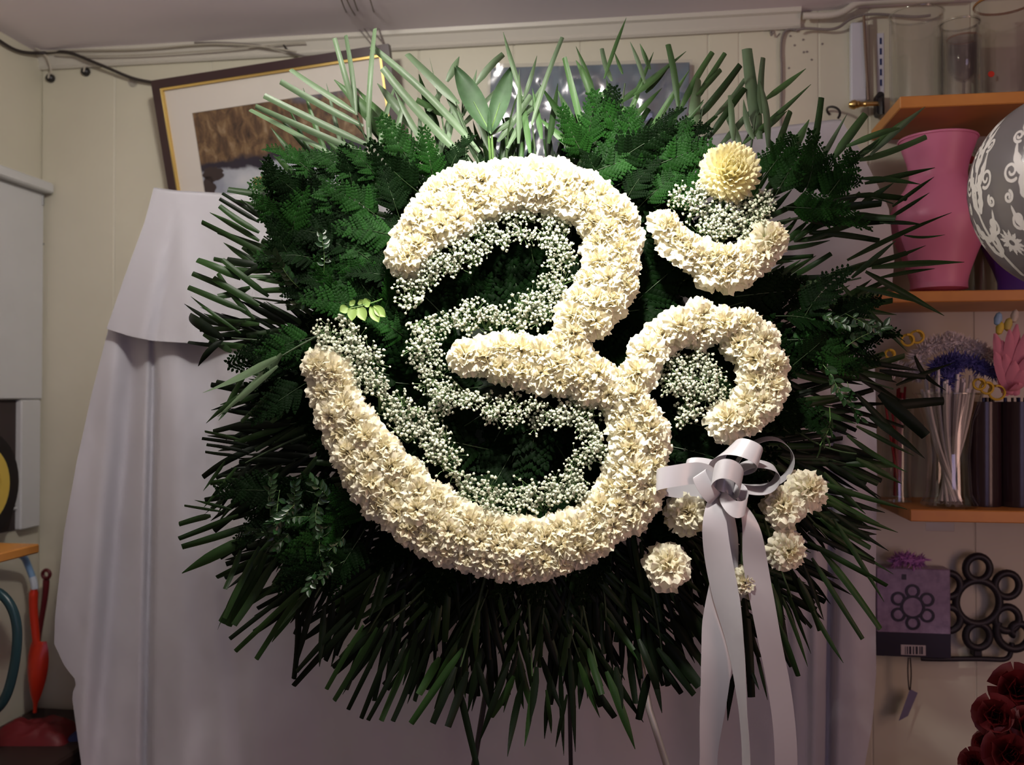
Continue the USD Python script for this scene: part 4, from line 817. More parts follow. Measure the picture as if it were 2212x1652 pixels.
# ------------------------------------------------------------------ palm fronds, blade by blade
gb = np.random.default_rng(55)
def blade(P0, P1, w, pointed, bend=0.0, lift=0.0, twist=0.0, n=9):
    P0, P1 = np.asarray(P0), np.asarray(P1); d = P1 - P0; L = np.linalg.norm(d); d = d / L; s = np.cross(d, PN); s /= np.linalg.norm(s); nn = np.cross(s, d)
    G = []
    for q in np.linspace(0, 1, n):
        c = P0 + d * L * q + s * bend * L * math.sin(math.pi * q) + nn * lift * math.sin(math.pi * q)
        ww = w * min(1, .45 + 2.2 * q) * (1 if q < .55 else ((1 - .92 * ((q - .55) / .45) ** 1.3) if pointed else (1 - .18 * (q - .55) / .45)))
        tw = twist * q; sd = s * math.cos(tw) + nn * math.sin(tw); nd = np.cross(sd, d)
        G.append([c - sd * ww / 2 - nd * ww * .16, c - sd * ww * .24 - nd * ww * .05, c, c + sd * ww * .24 - nd * ww * .05, c + sd * ww / 2 - nd * ww * .16])
    return grid_mesh(G)
K = 1.72 / FPX
def frond(label, m, off, blades, rachis=None, wr=.0032, spread=.03, group=None):
    B = np.array([float(q) for q in blades.replace(';', ',').split(',')]).reshape(-1, 5)
    R = rachis if rachis is not None else None
    if R is None:
        c = B[:, :2].mean(0); far = B[:, 2:4].mean(0); dv = (far - c) / max(np.linalg.norm(far - c), 1); R = [tuple(c - dv * 120), tuple(c - dv * 40), tuple(c + dv * 10)]
    RP = bez([LY(x, y, off - .02 + .02 * i / max(1, len(R) - 1)) for i, (x, y) in enumerate(R)], 12)
    t = Thing('palm_frond', label, 'palm frond', group, M=RP[0])
    t.part('rachis', tube(RP, np.linspace(wr, wr * .5, 12), 6), m_fstem, smooth=60)
    for x0, y0, x1, y1, w in B:
        mm = m if not isinstance(m, tuple) else m[gb.integers(len(m))]
        t.part('leaflet', blade(LY(x0, y0, off + gb.normal() * .004), LY(x1, y1, off + gb.normal() * spread * .6 - .01), abs(w) * K, w < 0, gb.normal() * .012, gb.normal() * .008, gb.normal() * .35), mm, smooth=60)
    return t
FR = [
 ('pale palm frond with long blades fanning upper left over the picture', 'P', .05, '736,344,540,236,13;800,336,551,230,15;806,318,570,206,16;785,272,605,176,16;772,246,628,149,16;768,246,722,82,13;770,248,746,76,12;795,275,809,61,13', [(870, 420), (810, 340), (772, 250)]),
 ('pale palm frond with two very long clipped blades crossing toward the frame corner', 'P', .06, '1036,328,801,100,17;1008,346,826,146,20;990,225,881,115,22;935,345,850,190,-14', [(1060, 420), (1030, 340), (985, 220)]),
 ('pale palm frond with short upright blades at upper left above the ferns', 'P', .04, '820,315,851,187,15;852,325,872,209,15;800,330,790,205,-12;938,355,978,222,16;925,240,955,193,15;905,340,905,235,-14;965,320,990,215,-12', [(900, 420), (890, 345), (890, 260)]),
 ('palm frond of broad green blades behind the pale ones at upper left', 'M', .02, '860,330,722,172,-30;890,320,765,185,-26;905,290,815,180,-22;950,300,905,160,-22;700,360,600,250,-14;720,370,655,190,-12;690,370,620,225,-10;670,380,585,275,-16;960,250,900,215,16;740,330,705,180,-10', [(900, 420), (840, 350), (760, 260)]),
 ('palm frond of crossing blades left of the broad leaves at top centre', 'P', .04, '990,280,1094,170,13;1028,182,1088,117,16;965,176,992,122,-16;1000,250,1030,150,-13;960,300,928,125,-4;1010,300,955,190,-14;1060,330,1010,200,-14', [(1010, 400), (1000, 300), (1000, 200)]),
 ('palm frond with one tall thin pale blade reaching the moulding at top centre', 'P', .06, '1127,206,1087,69,-12;1075,306,1147,205,14;1130,215,1160,120,-10;1120,310,1122,150,-12;1095,320,1180,170,-14;1060,290,1165,225,13', [(1100, 400), (1095, 310), (1120, 200)]),
 ('palm frond with one tall dark blade standing above the wrapped print', 'M', .07, '1148,270,1215,80,11;1170,300,1150,190,-13;1185,310,1205,180,-14;1145,330,1120,180,-14', [(1160, 400), (1155, 320), (1150, 270)]),
 ('palm frond opening in a V before the wrapped print at top centre', 'M', .05, '1254,310,1165,180,-24;1258,305,1205,195,-18;1262,290,1218,124,15;1280,218,1244,130,-16;1285,205,1244,100,-11;1288,215,1320,180,-12;1280,240,1340,205,-14;1254,315,1195,215,-20;1270,330,1350,230,14;1256,335,1160,250,-22', [(1256, 400), (1256, 315), (1286, 205)]),
 ('palm frond of thin green tips rising over the cellophane at top right of centre', 'M', .05, '1322,175,1300,104,12;1305,170,1353,38,-9;1345,160,1328,114,-8;1394,182,1361,90,-10;1405,150,1382,94,-10;1370,205,1412,112,-9;1395,200,1448,140,-12;1330,250,1310,170,-13;1345,280,1390,170,-13;1360,260,1430,190,-12', [(1340, 400), (1340, 280), (1350, 180)]),
 ('palm frond with long bright green blades slanting right over the wrapped print', 'M', .06, '1323,230,1482,111,-14;1372,204,1450,138,-13;1465,230,1443,95,15;1400,290,1490,150,-14;1440,300,1470,215,-15;1380,320,1330,240,-15;1420,330,1520,220,-14', [(1390, 420), (1400, 330), (1440, 230)]),
 ('palm frond of parallel green blades slanting up right of the wrapped print', 'M', .05, '1470,236,1540,112,15;1500,222,1567,114,13;1505,205,1558,150,13;1500,262,1600,140,17;1545,250,1610,170,12;1530,300,1610,190,15;1450,320,1520,215,-16;1560,310,1640,220,-15', [(1480, 420), (1500, 320), (1520, 230)]),
 ('palm frond with a wide grey green strip blade upright above the yellow mum', 'P', .06, '1642,300,1614,104,29;1646,245,1650,124,17;1500,268,1513,172,30;1584,304,1578,205,14;1628,300,1606,215,-14;1605,330,1560,230,-16;1660,320,1640,170,-16', [(1600, 420), (1620, 330), (1632, 250)]),
 ('palm frond with two thin blades pointing at the grey wall cable', 'M', .05, '1654,214,1741,148,-14;1606,310,1752,182,-13;1640,290,1700,240,-12', [(1560, 380), (1600, 320), (1650, 220)]),
 ('palm frond of stiff blades standing before the white sheet at upper right', 'M', .05, '1663,392,1709,240,18;1695,356,1748,258,-20;1738,394,1775,210,16;1750,388,1830,246,-12;1672,390,1722,300,-10;1720,395,1735,320,-14;1690,400,1660,290,-14', [(1640, 470), (1680, 400), (1730, 360)]),
 ('palm frond with a white gloss streaked blade reaching the top shelf edge', 'M', .06, '1799,343,1871,246,20;1829,316,1950,276,-14;1850,345,1985,240,-14;1880,335,1999,230,-13;1856,346,2002,295,15;1830,360,1900,300,-15', [(1740, 430), (1800, 370), (1870, 330)]),
 ('palm frond of dark blades spreading right before the pink vase neck', 'G', .05, '1868,396,2020,362,-13;1928,446,2018,382,-9;1923,470,2008,416,-9;1860,385,1988,398,-12;1850,420,1960,430,14;1860,440,1930,395,-14;1900,480,1995,485,-10;1845,460,1935,470,16', [(1760, 450), (1850, 425), (1930, 440)]),
 ('palm frond of broad level blades right of the crescent', 'GD', .04, '1730,470,1910,475,22;1700,450,1905,440,20;1720,440,1860,420,18;1755,500,1900,520,14;1740,520,1850,480,14', [(1680, 480), (1730, 470), (1800, 460)]),
 ('palm frond with long thin tips crossing the belly of the pink vase', 'G', .05, '1830,562,2056,459,-12;1953,508,2042,507,-6;1860,580,2000,530,-10;1883,578,2083,566,-15;1900,600,2020,580,-9;1800,590,1960,545,14;1840,600,1935,520,-12', [(1700, 640), (1800, 590), (1890, 560)]),
 ('palm frond pointing down right across the middle shelf', 'G', .05, '1870,586,2040,682,-15;1817,614,1955,738,-15;1850,620,1990,655,-13;1800,630,1900,720,-13;1840,640,1960,760,-12;1780,640,1880,760,-14', [(1700, 600), (1790, 610), (1860, 600)]),
 ('dark palm frond of blunt blades pointing right at the white fuzzy stems', 'D', .04, '1926,876,2040,866,22;1936,832,2063,782,-10;1976,768,2043,843,-11;1900,850,2000,942,28;1880,900,1998,990,-18;1900,800,2000,815,13;1850,850,1960,960,-15;1870,780,1985,800,-12;1840,800,1950,870,18', [(1740, 780), (1830, 810), (1930, 840)]),
 ('dark palm frond of narrow tips below the red stems at right', 'D', .04, '1850,990,1948,1045,-14;1800,960,1930,1000,-14;1790,1000,1900,1080,-13;1830,940,1960,1020,-12;1780,1020,1870,1110,-13;1850,920,1975,985,-10;1770,1040,1960,1100,-12', [(1690, 900), (1770, 960), (1850, 980)]),
 ('palm frond of fine blades spraying to the lilac box at lower right', 'GD', .05, '1745,1170,1916,1266,13;1775,1190,1903,1358,16;1754,1205,1864,1380,12;1757,1130,1930,1240,-11;1790,1100,1920,1190,-11;1800,1120,1910,1300,-11;1780,1080,1940,1150,-12;1745,1150,1890,1215,11;1770,1060,1900,1130,-12;1760,1100,1880,1170,-12', [(1690, 1060), (1750, 1120), (1800, 1180)]),
 ('palm frond of thin tips hanging right of the ribbon tails', 'GD', .05, '1724,1248,1772,1362,14;1757,1320,1822,1432,-10;1735,1220,1780,1340,-12;1681,1344,1724,1461,13;1675,1240,1700,1400,16;1690,1290,1745,1440,-9;1700,1270,1752,1412,-8;1665,1260,1690,1380,-16;1710,1230,1760,1330,-12;1668,1330,1710,1440,12', [(1650, 1120), (1680, 1210), (1710, 1290)]),
 ('dark palm frond hanging between the two white ribbon tails', 'D', .03, '1608,1290,1624,1506,20;1632,1400,1658,1512,-8;1590,1445,1572,1557,-13;1612,1420,1640,1490,-9;1580,1360,1592,1460,-14;1618,1330,1640,1420,14;1640,1330,1660,1430,13;1560,1300,1580,1420,16', [(1600, 1150), (1605, 1280), (1608, 1400)]),
 ('wide dark palm frond filling the gap left of the ribbon tails', 'D', .04, '1440,1390,1512,1482,26;1402,1456,1380,1555,18;1430,1440,1472,1498,14;1420,1400,1500,1500,16;1400,1420,1430,1540,-14;1450,1340,1520,1430,24;1380,1380,1420,1490,16;1470,1300,1530,1400,26;1360,1420,1372,1520,16', [(1400, 1240), (1420, 1340), (1430, 1410)]),
 ('dark palm frond with long drooping tips at the bottom right of centre', 'D', .04, '1310,1450,1372,1618,-18;1280,1480,1328,1550,16;1250,1430,1296,1550,-14;1330,1440,1345,1530,-16;1230,1400,1243,1624,-13;1300,1420,1390,1560,-15;1270,1400,1300,1500,16;1210,1440,1218,1632,-11', [(1250, 1260), (1270, 1360), (1290, 1440)]),
 ('dark palm frond with pointed tips straight down at bottom centre', 'D', .05, '1130,1470,1096,1634,-15;1150,1480,1133,1612,-12;1190,1460,1176,1596,-12;1180,1490,1191,1584,-9;1225,1500,1200,1614,-9;1110,1460,1062,1550,16;1160,1440,1145,1560,-16;1100,1430,1034,1606,-14;1170,1420,1215,1540,-14', [(1140, 1250), (1145, 1360), (1150, 1460)]),
 ('dark palm frond whose long blunt blade reaches the bottom edge left of centre', 'D', .05, '990,1480,1030,1656,15;1010,1450,968,1570,18;985,1440,934,1562,17;1000,1400,888,1563,16;950,1420,905,1500,18;1030,1430,1060,1540,-14;1040,1400,1010,1540,-16', [(1050, 1240), (1020, 1350), (995, 1440)]),
 ('palm frond of parallel blades like a comb at the bottom left', 'D', .05, '815,1355,721,1513,13;843,1347,752,1533,11;858,1363,780,1552,12;880,1380,795,1556,11;895,1390,823,1557,14;905,1400,848,1558,13;785,1350,705,1489,11;900,1360,870,1480,-12;930,1390,880,1520,-12;768,1335,634,1482,14;760,1320,640,1450,12;835,1340,740,1500,-10', [(960, 1210), (900, 1290), (830, 1345)]),
 ('palm frond with two blades meeting in a point at the lower left', 'D', .05, '642,1308,634,1467,14;680,1290,640,1440,-13;700,1310,690,1440,-14;720,1300,700,1420,16;740,1290,715,1440,-15', [(760, 1180), (710, 1240), (680, 1290)]),
 ('palm frond of three long thin blades in front of the sheet at lower left', 'GD', .06, '680,1237,496,1380,11;672,1252,508,1407,12;645,1285,553,1424,13;690,1235,560,1290,-11;685,1260,600,1360,-10;660,1225,530,1310,10', [(790, 1190), (730, 1215), (660, 1265)]),
 ('folded bright green palm frond with ragged end pointing down left', 'G', .05, '567,1190,478,1345,20;575,1195,492,1352,20;560,1180,484,1335,14;520,1188,485,1272,13;590,1210,505,1350,16;550,1200,470,1360,-5;600,1200,520,1340,-14', [(680, 1080), (610, 1150), (550, 1230)]),
 ('palm frond of clipped bright green blades at the far left edge', 'G', .07, '455,1114,386,1132,13;515,1112,386,1164,13;530,1138,393,1182,16;540,1160,393,1238,-24;480,1105,398,1092,6;500,1100,420,1080,-7', [(660, 1100), (590, 1125), (520, 1140)]),
 ('palm frond of fine dark tips at left under the sheet hem', 'D', .05, '486,996,439,1060,-8;510,1010,440,1096,-10;520,1040,442,1110,-9;540,1000,470,1110,-10;515,984,443,976,7;540,978,446,960,8;537,962,436,947,8;520,950,442,932,7;560,1000,480,1080,-9;540,1040,470,1130,-9', [(660, 940), (590, 970), (530, 1000)]),
 ('palm frond with slender curved tips at left below the broad blades', 'GD', .05, '574,822,445,914,-13;516,818,472,908,-12;536,800,480,890,-11;590,840,520,910,12;560,850,500,880,-12', [(680, 790), (610, 815), (550, 830)]),
 ('palm frond with two broad curved blades lit on the left side', 'P', .125, '598,772,438,848,-20;608,764,513,862,18;600,790,470,900,-12', [(700, 720), (650, 745), (610, 768)]),
 ('dark palm frond with splayed tips over the sheet hem at left', 'D', .05, '484,730,428,791,-14;478,746,406,738,10;480,730,408,684,24;470,700,398,656,-9;520,720,412,640,-8;500,760,440,720,14;540,750,450,740,14;520,700,430,690,16', [(640, 740), (560, 735), (500, 730)]),
 ('palm frond of blunt blades stepping up the left edge', 'G', .06, '530,672,406,620,14;545,645,415,590,14;520,602,426,560,17;560,660,460,600,16;540,620,470,640,16;560,700,450,690,14;580,640,480,560,14;550,690,470,590,12', [(680, 660), (600, 650), (530, 640)]),
 ('palm frond of dark narrow blades at upper left before the sheet', 'GD', .05, '600,562,435,480,14;560,520,453,459,-13;560,502,474,444,14;560,480,474,429,10;575,478,480,417,9;610,560,520,600,14;590,540,470,500,13;620,520,520,430,-14;600,580,490,560,16', [(720, 570), (640, 550), (570, 510)]),
 ('palm frond with one wide level blade at the upper left corner of the spray', 'G', .06, '612,430,492,408,18;600,440,545,395,-13;640,440,575,400,-14;630,470,540,420,16;650,420,560,345,-12;660,400,590,335,-14;650,460,560,440,14', [(740, 480), (670, 450), (610, 430)]),
]
MK = {'M': (m_palm_half_lit, m_palm_half_lit, m_palm_lit, m_palm_half_lit, m_palm), 'P': m_palm_lit, 'G': m_palm, 'D': (m_palm_shade, m_palm_shade, m_palm), 'PG': (m_palm_lit, m_palm), 'GD': (m_palm, m_palm_shade, m_palm)}  # P and M hold lit palm colours, D mostly the shaded one
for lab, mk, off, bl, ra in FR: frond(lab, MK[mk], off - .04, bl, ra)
# fuller fronds of the layer behind, between the ones above
OUT = Polygon([(490, 430), (440, 560), (420, 700), (450, 850), (440, 1000), (420, 1150), (490, 1320), (640, 1440), (800, 1520), (1000, 1540), (1200, 1540), (1380, 1520), (1550, 1480), (1690, 1400), (1840, 1320), (1900, 1200), (1930, 1050), (1960, 900), (1960, 700), (1930, 560), (1890, 420), (1820, 350), (1650, 260), (1500, 230), (1300, 230), (1100, 240), (850, 240), (680, 290), (580, 350)])
ctr = (1150, 810)
def edge(a):
    ln = LineString([ctr, (ctr[0] + 2000 * math.cos(a), ctr[1] - 2000 * math.sin(a))]); p = ln.intersection(OUT.exterior)
    p = p if p.geom_type == 'Point' else list(p.geoms)[-1]; return math.hypot(p.x - ctr[0], p.y - ctr[1])
SECT = ['right', 'upper right', 'top right', 'top', 'top left', 'upper left', 'left', 'lower left', 'bottom left', 'bottom', 'bottom right', 'lower right']
def sector(a): return SECT[int(((math.degrees(a) % 360) + 15) // 30) % 12]
NB = 54
ANG = [(2 * math.pi * k / NB, k % 2) for k in range(NB)] + [(rad(d), 2) for d in np.linspace(188, 352, 24)]
for a, inner in ANG:
    a = a + gb.normal() * .03; Rm = edge(a); sn = math.sin(a)
    r0, r1 = ((.50, .86), (.38, .74), (.44, .80))[inner]; up = sn > .35
    R = [(ctr[0] + Rm * q * math.cos(a + .04 * gb.normal()), ctr[1] - Rm * q * math.sin(a)) for q in (r0, (r0 + r1) / 2, r1)]
    bl = []
    n = 8
    for i in range(n):
        q = .12 + .88 * i / (n - 1)
        for sd in (-1, 1):
            bx = R[0][0] + (R[2][0] - R[0][0]) * q; by = R[0][1] + (R[2][1] - R[0][1]) * q; th_ = a + sd * (.62 - .42 * q + gb.normal() * .06)
            L = (150 - 35 * q) * gb.uniform(.85, 1.15) * (.8 if up and not inner else 1.25 if inner == 2 else 1.0); w = gb.uniform(11, 16) * (1 if gb.uniform() < .45 else -1)
            ex, ey = bx + L * math.cos(th_), by - L * math.sin(th_)
            rr = math.hypot(ex - ctr[0], ey - ctr[1]) / edge(math.atan2(ctr[1] - ey, ex - ctr[0]))
            if rr > 1.0: ex, ey = bx + (ex - bx) * .72, by + (ey - by) * .72
            bl.append(f'{bx:.0f},{by:.0f},{ex:.0f},{ey:.0f},{w:.1f}')
    ly = ('long rear', 'short inner', 'dark lower')[inner]
    frond(f'plain {ly} palm frond pointing to {clock(a)} of the round spray', m_palm_shade if inner == 2 else (m_palm, m_palm_shade) if sn < .2 else (m_palm_half_lit, m_palm, m_palm) if inner == 0 else (m_palm, m_palm, m_palm_shade), (-.035, -.02, -.05)[inner], ';'.join(bl), R, group=f'{ly} palm fronds at {clock(a)}', spread=.015)  # lit palm greens towards the top, shaded ones below

# ------------------------------------------------------------------ ferns
def fern(seed, m, M, label, group):
    g = np.random.default_rng(seed); t = Thing('leather_fern', label, 'fern', group, M); L = .20; n = 11
    ax = lambda q: np.array([.010 * math.sin(q * 2.4 + seed), L * q, .018 * math.sin(q * 3.0) - .030 * q * q])
    t.part('stem', tube(np.array([ax(q) for q in np.linspace(-.15, 1, 14)]), np.linspace(.0016, .0005, 14), 5), m_fstem, local=True, smooth=60)
    def leaflet(c, d, l, w):
        s = np.array([-d[1], d[0], 0]); z = np.array([0, 0, 1.0]); V = [c, c + d * l * .35 + s * w - z * w * .3, c + d * l * .7 + s * w * .8 - z * w * .4, c + d * l - z * l * .12, c + d * l * .7 - s * w * .8 - z * w * .4, c + d * l * .35 - s * w - z * w * .3, c + d * l * .5 + z * w * .15]
        return V, [[0, 6, 1], [1, 6, 2], [2, 6, 3], [3, 6, 4], [4, 6, 5], [5, 6, 0]]
    for i in range(n):
        q = .10 + .88 * i / (n - 1)
        for sd in (-1, 1):
            pl = .078 * (1 - q) ** .75 * g.uniform(.88, 1.1) + .010; a = math.pi / 2 - sd * (1.05 - .35 * q + g.normal() * .05); d = np.array([math.cos(a), math.sin(a), g.normal() * .10]); c = ax(q); V, F = [], []
            k = max(2, int(pl / .0100))
            for j in range(k):
                u = (j + .6) / (k + .4); ll = .0165 * (1 - u) ** .6 * (pl / .078) ** .5 + .004
                for s2 in (-1, 1):
                    aa = a + s2 * .95; v_, f_ = leaflet(c + d * pl * u * .95, np.array([math.cos(aa), math.sin(aa), d[2]]), ll, ll * .42); F += [[b + len(V) for b in f] for f in f_]; V += v_
            v_, f_ = leaflet(c + d * pl * .85, d, .014, .0045); F += [[b + len(V) for b in f] for f in f_]; V += v_
            v_, f_ = leaflet(c, d, pl, .0013); F += [[b + len(V) for b in f] for f in f_]; V += v_
            t.part('pinna', trimesh.Trimesh(np.array(V), np.array(F), process=False), m, local=True, smooth=50)
    return t.path
def sprig(seed, m, M, label, group):
    g = np.random.default_rng(seed); t = Thing('leafy_sprig', label, 'leafy sprig', group, M); L = .12
    ax = lambda q: np.array([.008 * math.sin(q * 3 + seed), L * q, .012 * math.sin(q * 3)])
    t.part('stem', tube(np.array([ax(q) for q in np.linspace(-.2, 1, 10)]), .0012, 5), m_stem, local=True, smooth=60)
    for i in range(15):
        q = .08 + .92 * i / 14; a = math.pi / 2 + (-1) ** i * g.uniform(.5, 1.2) * (1 - .6 * (q > .95)); d = np.array([math.cos(a), math.sin(a), g.normal() * .45]); d /= np.linalg.norm(d); s = np.cross([0, 0, 1.0], d); s /= np.linalg.norm(s); nn = np.cross(d, s); l = .030 * g.uniform(.8, 1.2); w = .0085
        G = [[ax(q) + d * l * u + s * w * b * math.sin(math.pi * min(.985, u * .96 + .02)) ** .75 + nn * (.25 * w * b * b - .2 * l * u * u) for b in (-1, -.5, 0, .5, 1)] for u in np.linspace(0, 1, 7)]
        t.part('leaf', grid_mesh(G), m, local=True, smooth=True)
    return t.path
gf = np.random.default_rng(77); FP = {}
def put_fern(x, y, a, off, tilt, sc, m, sec=None):
    key = (m, int(gf.integers(2))); M = leafM(x, y, a, off, tilt, sc, gf.normal() * .3)
    w = 'by ' + near(x + 60 * math.cos(a), y - 60 * math.sin(a))
    kind = 'bright' if m is m_fern_b else 'dark'; lab = f'{kind} green leatherleaf fern frond {w}'; grp = f'{kind} fern fronds {w}'
    if key not in FP: FP[key] = fern(int(60 + len(FP)), m, M, lab, grp)
    else: copy_of(FP[key], 'leather_fern', M, lab, 'fern', grp)
def scatter(pg, sp, seed, f):
    for x, y in samples(pg, sp, seed, 4): f(x, y)
def out_a(x, y): return math.atan2(ctr[1] - y, x - ctr[0])
IN = Polygon([(ctr[0] + edge(a) * (.66 if math.sin(a) > -.3 else .56) * math.cos(a), ctr[1] - edge(a) * (.66 if math.sin(a) > -.3 else .56) * math.sin(a)) for a in np.linspace(0, 2 * math.pi, 60, endpoint=False)])
scatter(IN, 92, 3, lambda x, y: put_fern(x - 60 * math.cos(out_a(x, y)), y + 60 * math.sin(out_a(x, y)), out_a(x, y) + gf.normal() * .5, -.018 + .014 * gf.uniform(), gf.uniform(-.05, .35), gf.uniform(.8, 1.1), m_fern_shade))
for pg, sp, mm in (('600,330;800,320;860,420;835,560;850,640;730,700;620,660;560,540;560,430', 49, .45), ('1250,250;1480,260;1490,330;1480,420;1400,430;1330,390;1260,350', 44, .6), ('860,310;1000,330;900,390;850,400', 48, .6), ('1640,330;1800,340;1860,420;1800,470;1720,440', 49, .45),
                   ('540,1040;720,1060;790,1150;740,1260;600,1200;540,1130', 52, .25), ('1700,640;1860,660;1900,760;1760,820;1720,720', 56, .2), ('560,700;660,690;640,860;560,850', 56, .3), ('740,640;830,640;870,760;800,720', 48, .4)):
    scatter(poly(pg), sp, 5, lambda x, y: put_fern(x - 45 * math.cos(out_a(x, y)), y + 45 * math.sin(out_a(x, y)), out_a(x, y) + gf.normal() * .55, .030 + .02 * gf.uniform(), gf.uniform(.0, .45), gf.uniform(.42, .62), m_fern_b if gf.uniform() < mm else m_fern_shade))
SP = []
def put_sprig(x, y, sc, w):
    M = leafM(x, y, out_a(x, y) + gf.normal() * .9, .045 + .02 * gf.uniform(), gf.uniform(.1, .6), sc, gf.normal() * .5); lab = 'glossy small leaved green sprig ' + w; grp = 'glossy sprigs ' + w
    if len(SP) < 3: SP.append(sprig(80 + len(SP), m_gloss, M, lab, grp))
    else: copy_of(SP[gf.integers(3)], 'leafy_sprig', M, lab, 'leafy sprig', grp)
for pg, sp, w in (('560,1050;720,1060;770,1150;720,1230;610,1180;560,1120', 44, 'at the lower left of the spray'), ('1730,620;1880,650;1860,900;1760,950', 84, 'at the right of the spray beside the hook'), ('640,540;760,560;720,680;620,660', 70, 'at the left of the spray')):
    scatter(poly(pg), sp, 6, lambda x, y: put_sprig(x, y, gf.uniform(.45, .65), w))
# the lime leaf sprig, the two broad leaves
def oval_leaf(P0, P1, w, cup=.25, n=12, droop=.0):
    P0, P1 = np.asarray(P0), np.asarray(P1); d = P1 - P0; L = np.linalg.norm(d); d /= L; s = np.cross(d, PN); s /= np.linalg.norm(s); nn = np.cross(s, d)
    return grid_mesh([[P0 + d * L * u + s * w * b * max(.02, math.sin(math.pi * min(.985, u * .97 + .015)) ** .8) + nn * (cup * w * b * b - droop * L * u * u) for b in np.linspace(-1, 1, 9)] for u in np.linspace(0, 1, n)])
t = Thing('leafy_sprig', 'lime green leaf sprig among dark ferns above the left tip of the lower curve', 'leafy sprig', M=LY(800, 640, .03))
t.part('stem', tube(bez([LY(830, 640, .02), LY(800, 655, .088), LY(750, 668, .09)], 10), .0012, 5), m_stem, smooth=60)
for x0, y0, x1, y1, w in ((752, 664, 734, 672, 9), (762, 662, 760, 692, 9), (775, 660, 788, 692, 10), (765, 658, 756, 650, 7), (785, 658, 800, 650, 9), (800, 662, 818, 695, 9), (808, 660, 832, 684, 9), (782, 656, 776, 648, 7)): t.part('leaf', oval_leaf(LY(x0, y0, .09), LY(x1, y1, .095), 1.15 * w * K, droop=.1), m_lime, smooth=True)
for x0, y0, x1, y1, w, lab in ((1062, 292, 984, 146, 25, 'left broad pointed leaf standing upright at top centre'), (1056, 296, 1104, 148, 21, 'right broad pointed leaf standing upright at top centre')):
    t = Thing('broad_leaf', lab, 'leaf', M=LY(x0, y0, .03)); t.part('blade', oval_leaf(LY(x0, y0, .03), LY(x1, y1, .02), w * K, .35, 16), m_broad, smooth=True)
    t.part('stalk', tube(np.array([LY(x0 + 4, y0 + 70, .0), LY(x0, y0, .028), LY((x0 + x1) / 2, (y0 + y1) / 2, .026)]), [.003, .0026, .0008], 6), m_stem, smooth=60)

# ------------------------------------------------------------------ the bow
Yb = 1.66
b_ = lambda x, y, y3=Yb: at(x, y, y3)
t = Thing('ribbon_bow', 'white satin ribbon bow with long hanging tails at the lower right of the om sign', 'bow', M=b_(1558, 1050))
def rib(name, pts, side, w, n=40, **k):
    P = bez([b_(*p) for p in pts], n); S = np.asarray(side, float)
    if S.ndim == 2: S = np.stack([np.interp(np.linspace(0, 1, n), np.linspace(0, 1, len(S)), S[:, i]) for i in range(3)], 1)
    if np.ndim(w): w = np.interp(np.linspace(0, 1, n), np.linspace(0, 1, len(w)), w)
    t.part(name, strip(P, S, np.asarray(w) * Yb / FPX), m_satin, smooth=50, **k)
UPS = (0, .15, 1)
rib('loop', [(1560, 1045, 1.66), (1510, 1022, 1.635), (1455, 1028, 1.615), (1420, 1036, 1.62), (1418, 1042, 1.635), (1450, 1050, 1.66), (1510, 1058, 1.675), (1556, 1055, 1.67)], (.05, .1, 1), 46)
rib('loop', [(1560, 1045, 1.66), (1505, 1006, 1.67), (1480, 1010, 1.675), (1500, 1035, 1.69), (1556, 1050, 1.68)], (.35, .4, 1), 40)
rib('loop', [(1565, 1040, 1.66), (1548, 1000, 1.655), (1575, 968, 1.64), (1610, 968, 1.62), (1640, 985, 1.62), (1636, 1000, 1.64), (1600, 1012, 1.67), (1570, 1030, 1.68)], [(1, .2, .1), (.9, .3, .3), (.5, .3, .9), (.35, .2, 1), (.5, .2, 1), (.9, .3, .2)], 42)
rib('loop', [(1580, 1040, 1.67), (1600, 985, 1.70), (1645, 950, 1.70), (1688, 952, 1.70), (1712, 985, 1.70), (1700, 1025, 1.70), (1660, 1048, 1.70), (1590, 1046, 1.69)], (.1, 1, .18), 40, n=60)
rib('loop', [(1580, 1036, 1.65), (1610, 1006, 1.655), (1655, 1004, 1.655), (1680, 1020, 1.655), (1672, 1046, 1.655), (1636, 1060, 1.655), (1580, 1050, 1.66)], (.05, 1, .35), 44, n=60)
rib('loop', [(1562, 1048, 1.65), (1545, 1020, 1.61), (1562, 1012, 1.595), (1590, 1020, 1.60), (1602, 1040, 1.61), (1590, 1060, 1.63), (1565, 1056, 1.65)], [(.3, .3, 1), (.2, .3, 1), (.25, .2, 1), (.3, .2, 1)], 42)
rib('loop', [(1560, 1050, 1.65), (1525, 1030, 1.625), (1512, 1022, 1.62), (1530, 1062, 1.62), (1552, 1066, 1.64)], [(.9, .1, .4), (.8, .2, .5), (.7, .1, .7)], 34)
rib('loop', [(1565, 1055, 1.65), (1570, 1085, 1.615), (1590, 1100, 1.61), (1612, 1092, 1.62), (1612, 1076, 1.63), (1585, 1060, 1.65)], [(.4, .4, 1), (.2, .3, 1), (.3, .2, 1)], 36)
t.part('knot', strip(bez([b_(1546, 1046, 1.65), b_(1558, 1044, 1.625), b_(1572, 1048, 1.625), b_(1580, 1054, 1.65)], 16), (.1, 0, 1), 34 * Yb / FPX), m_satin, smooth=50)
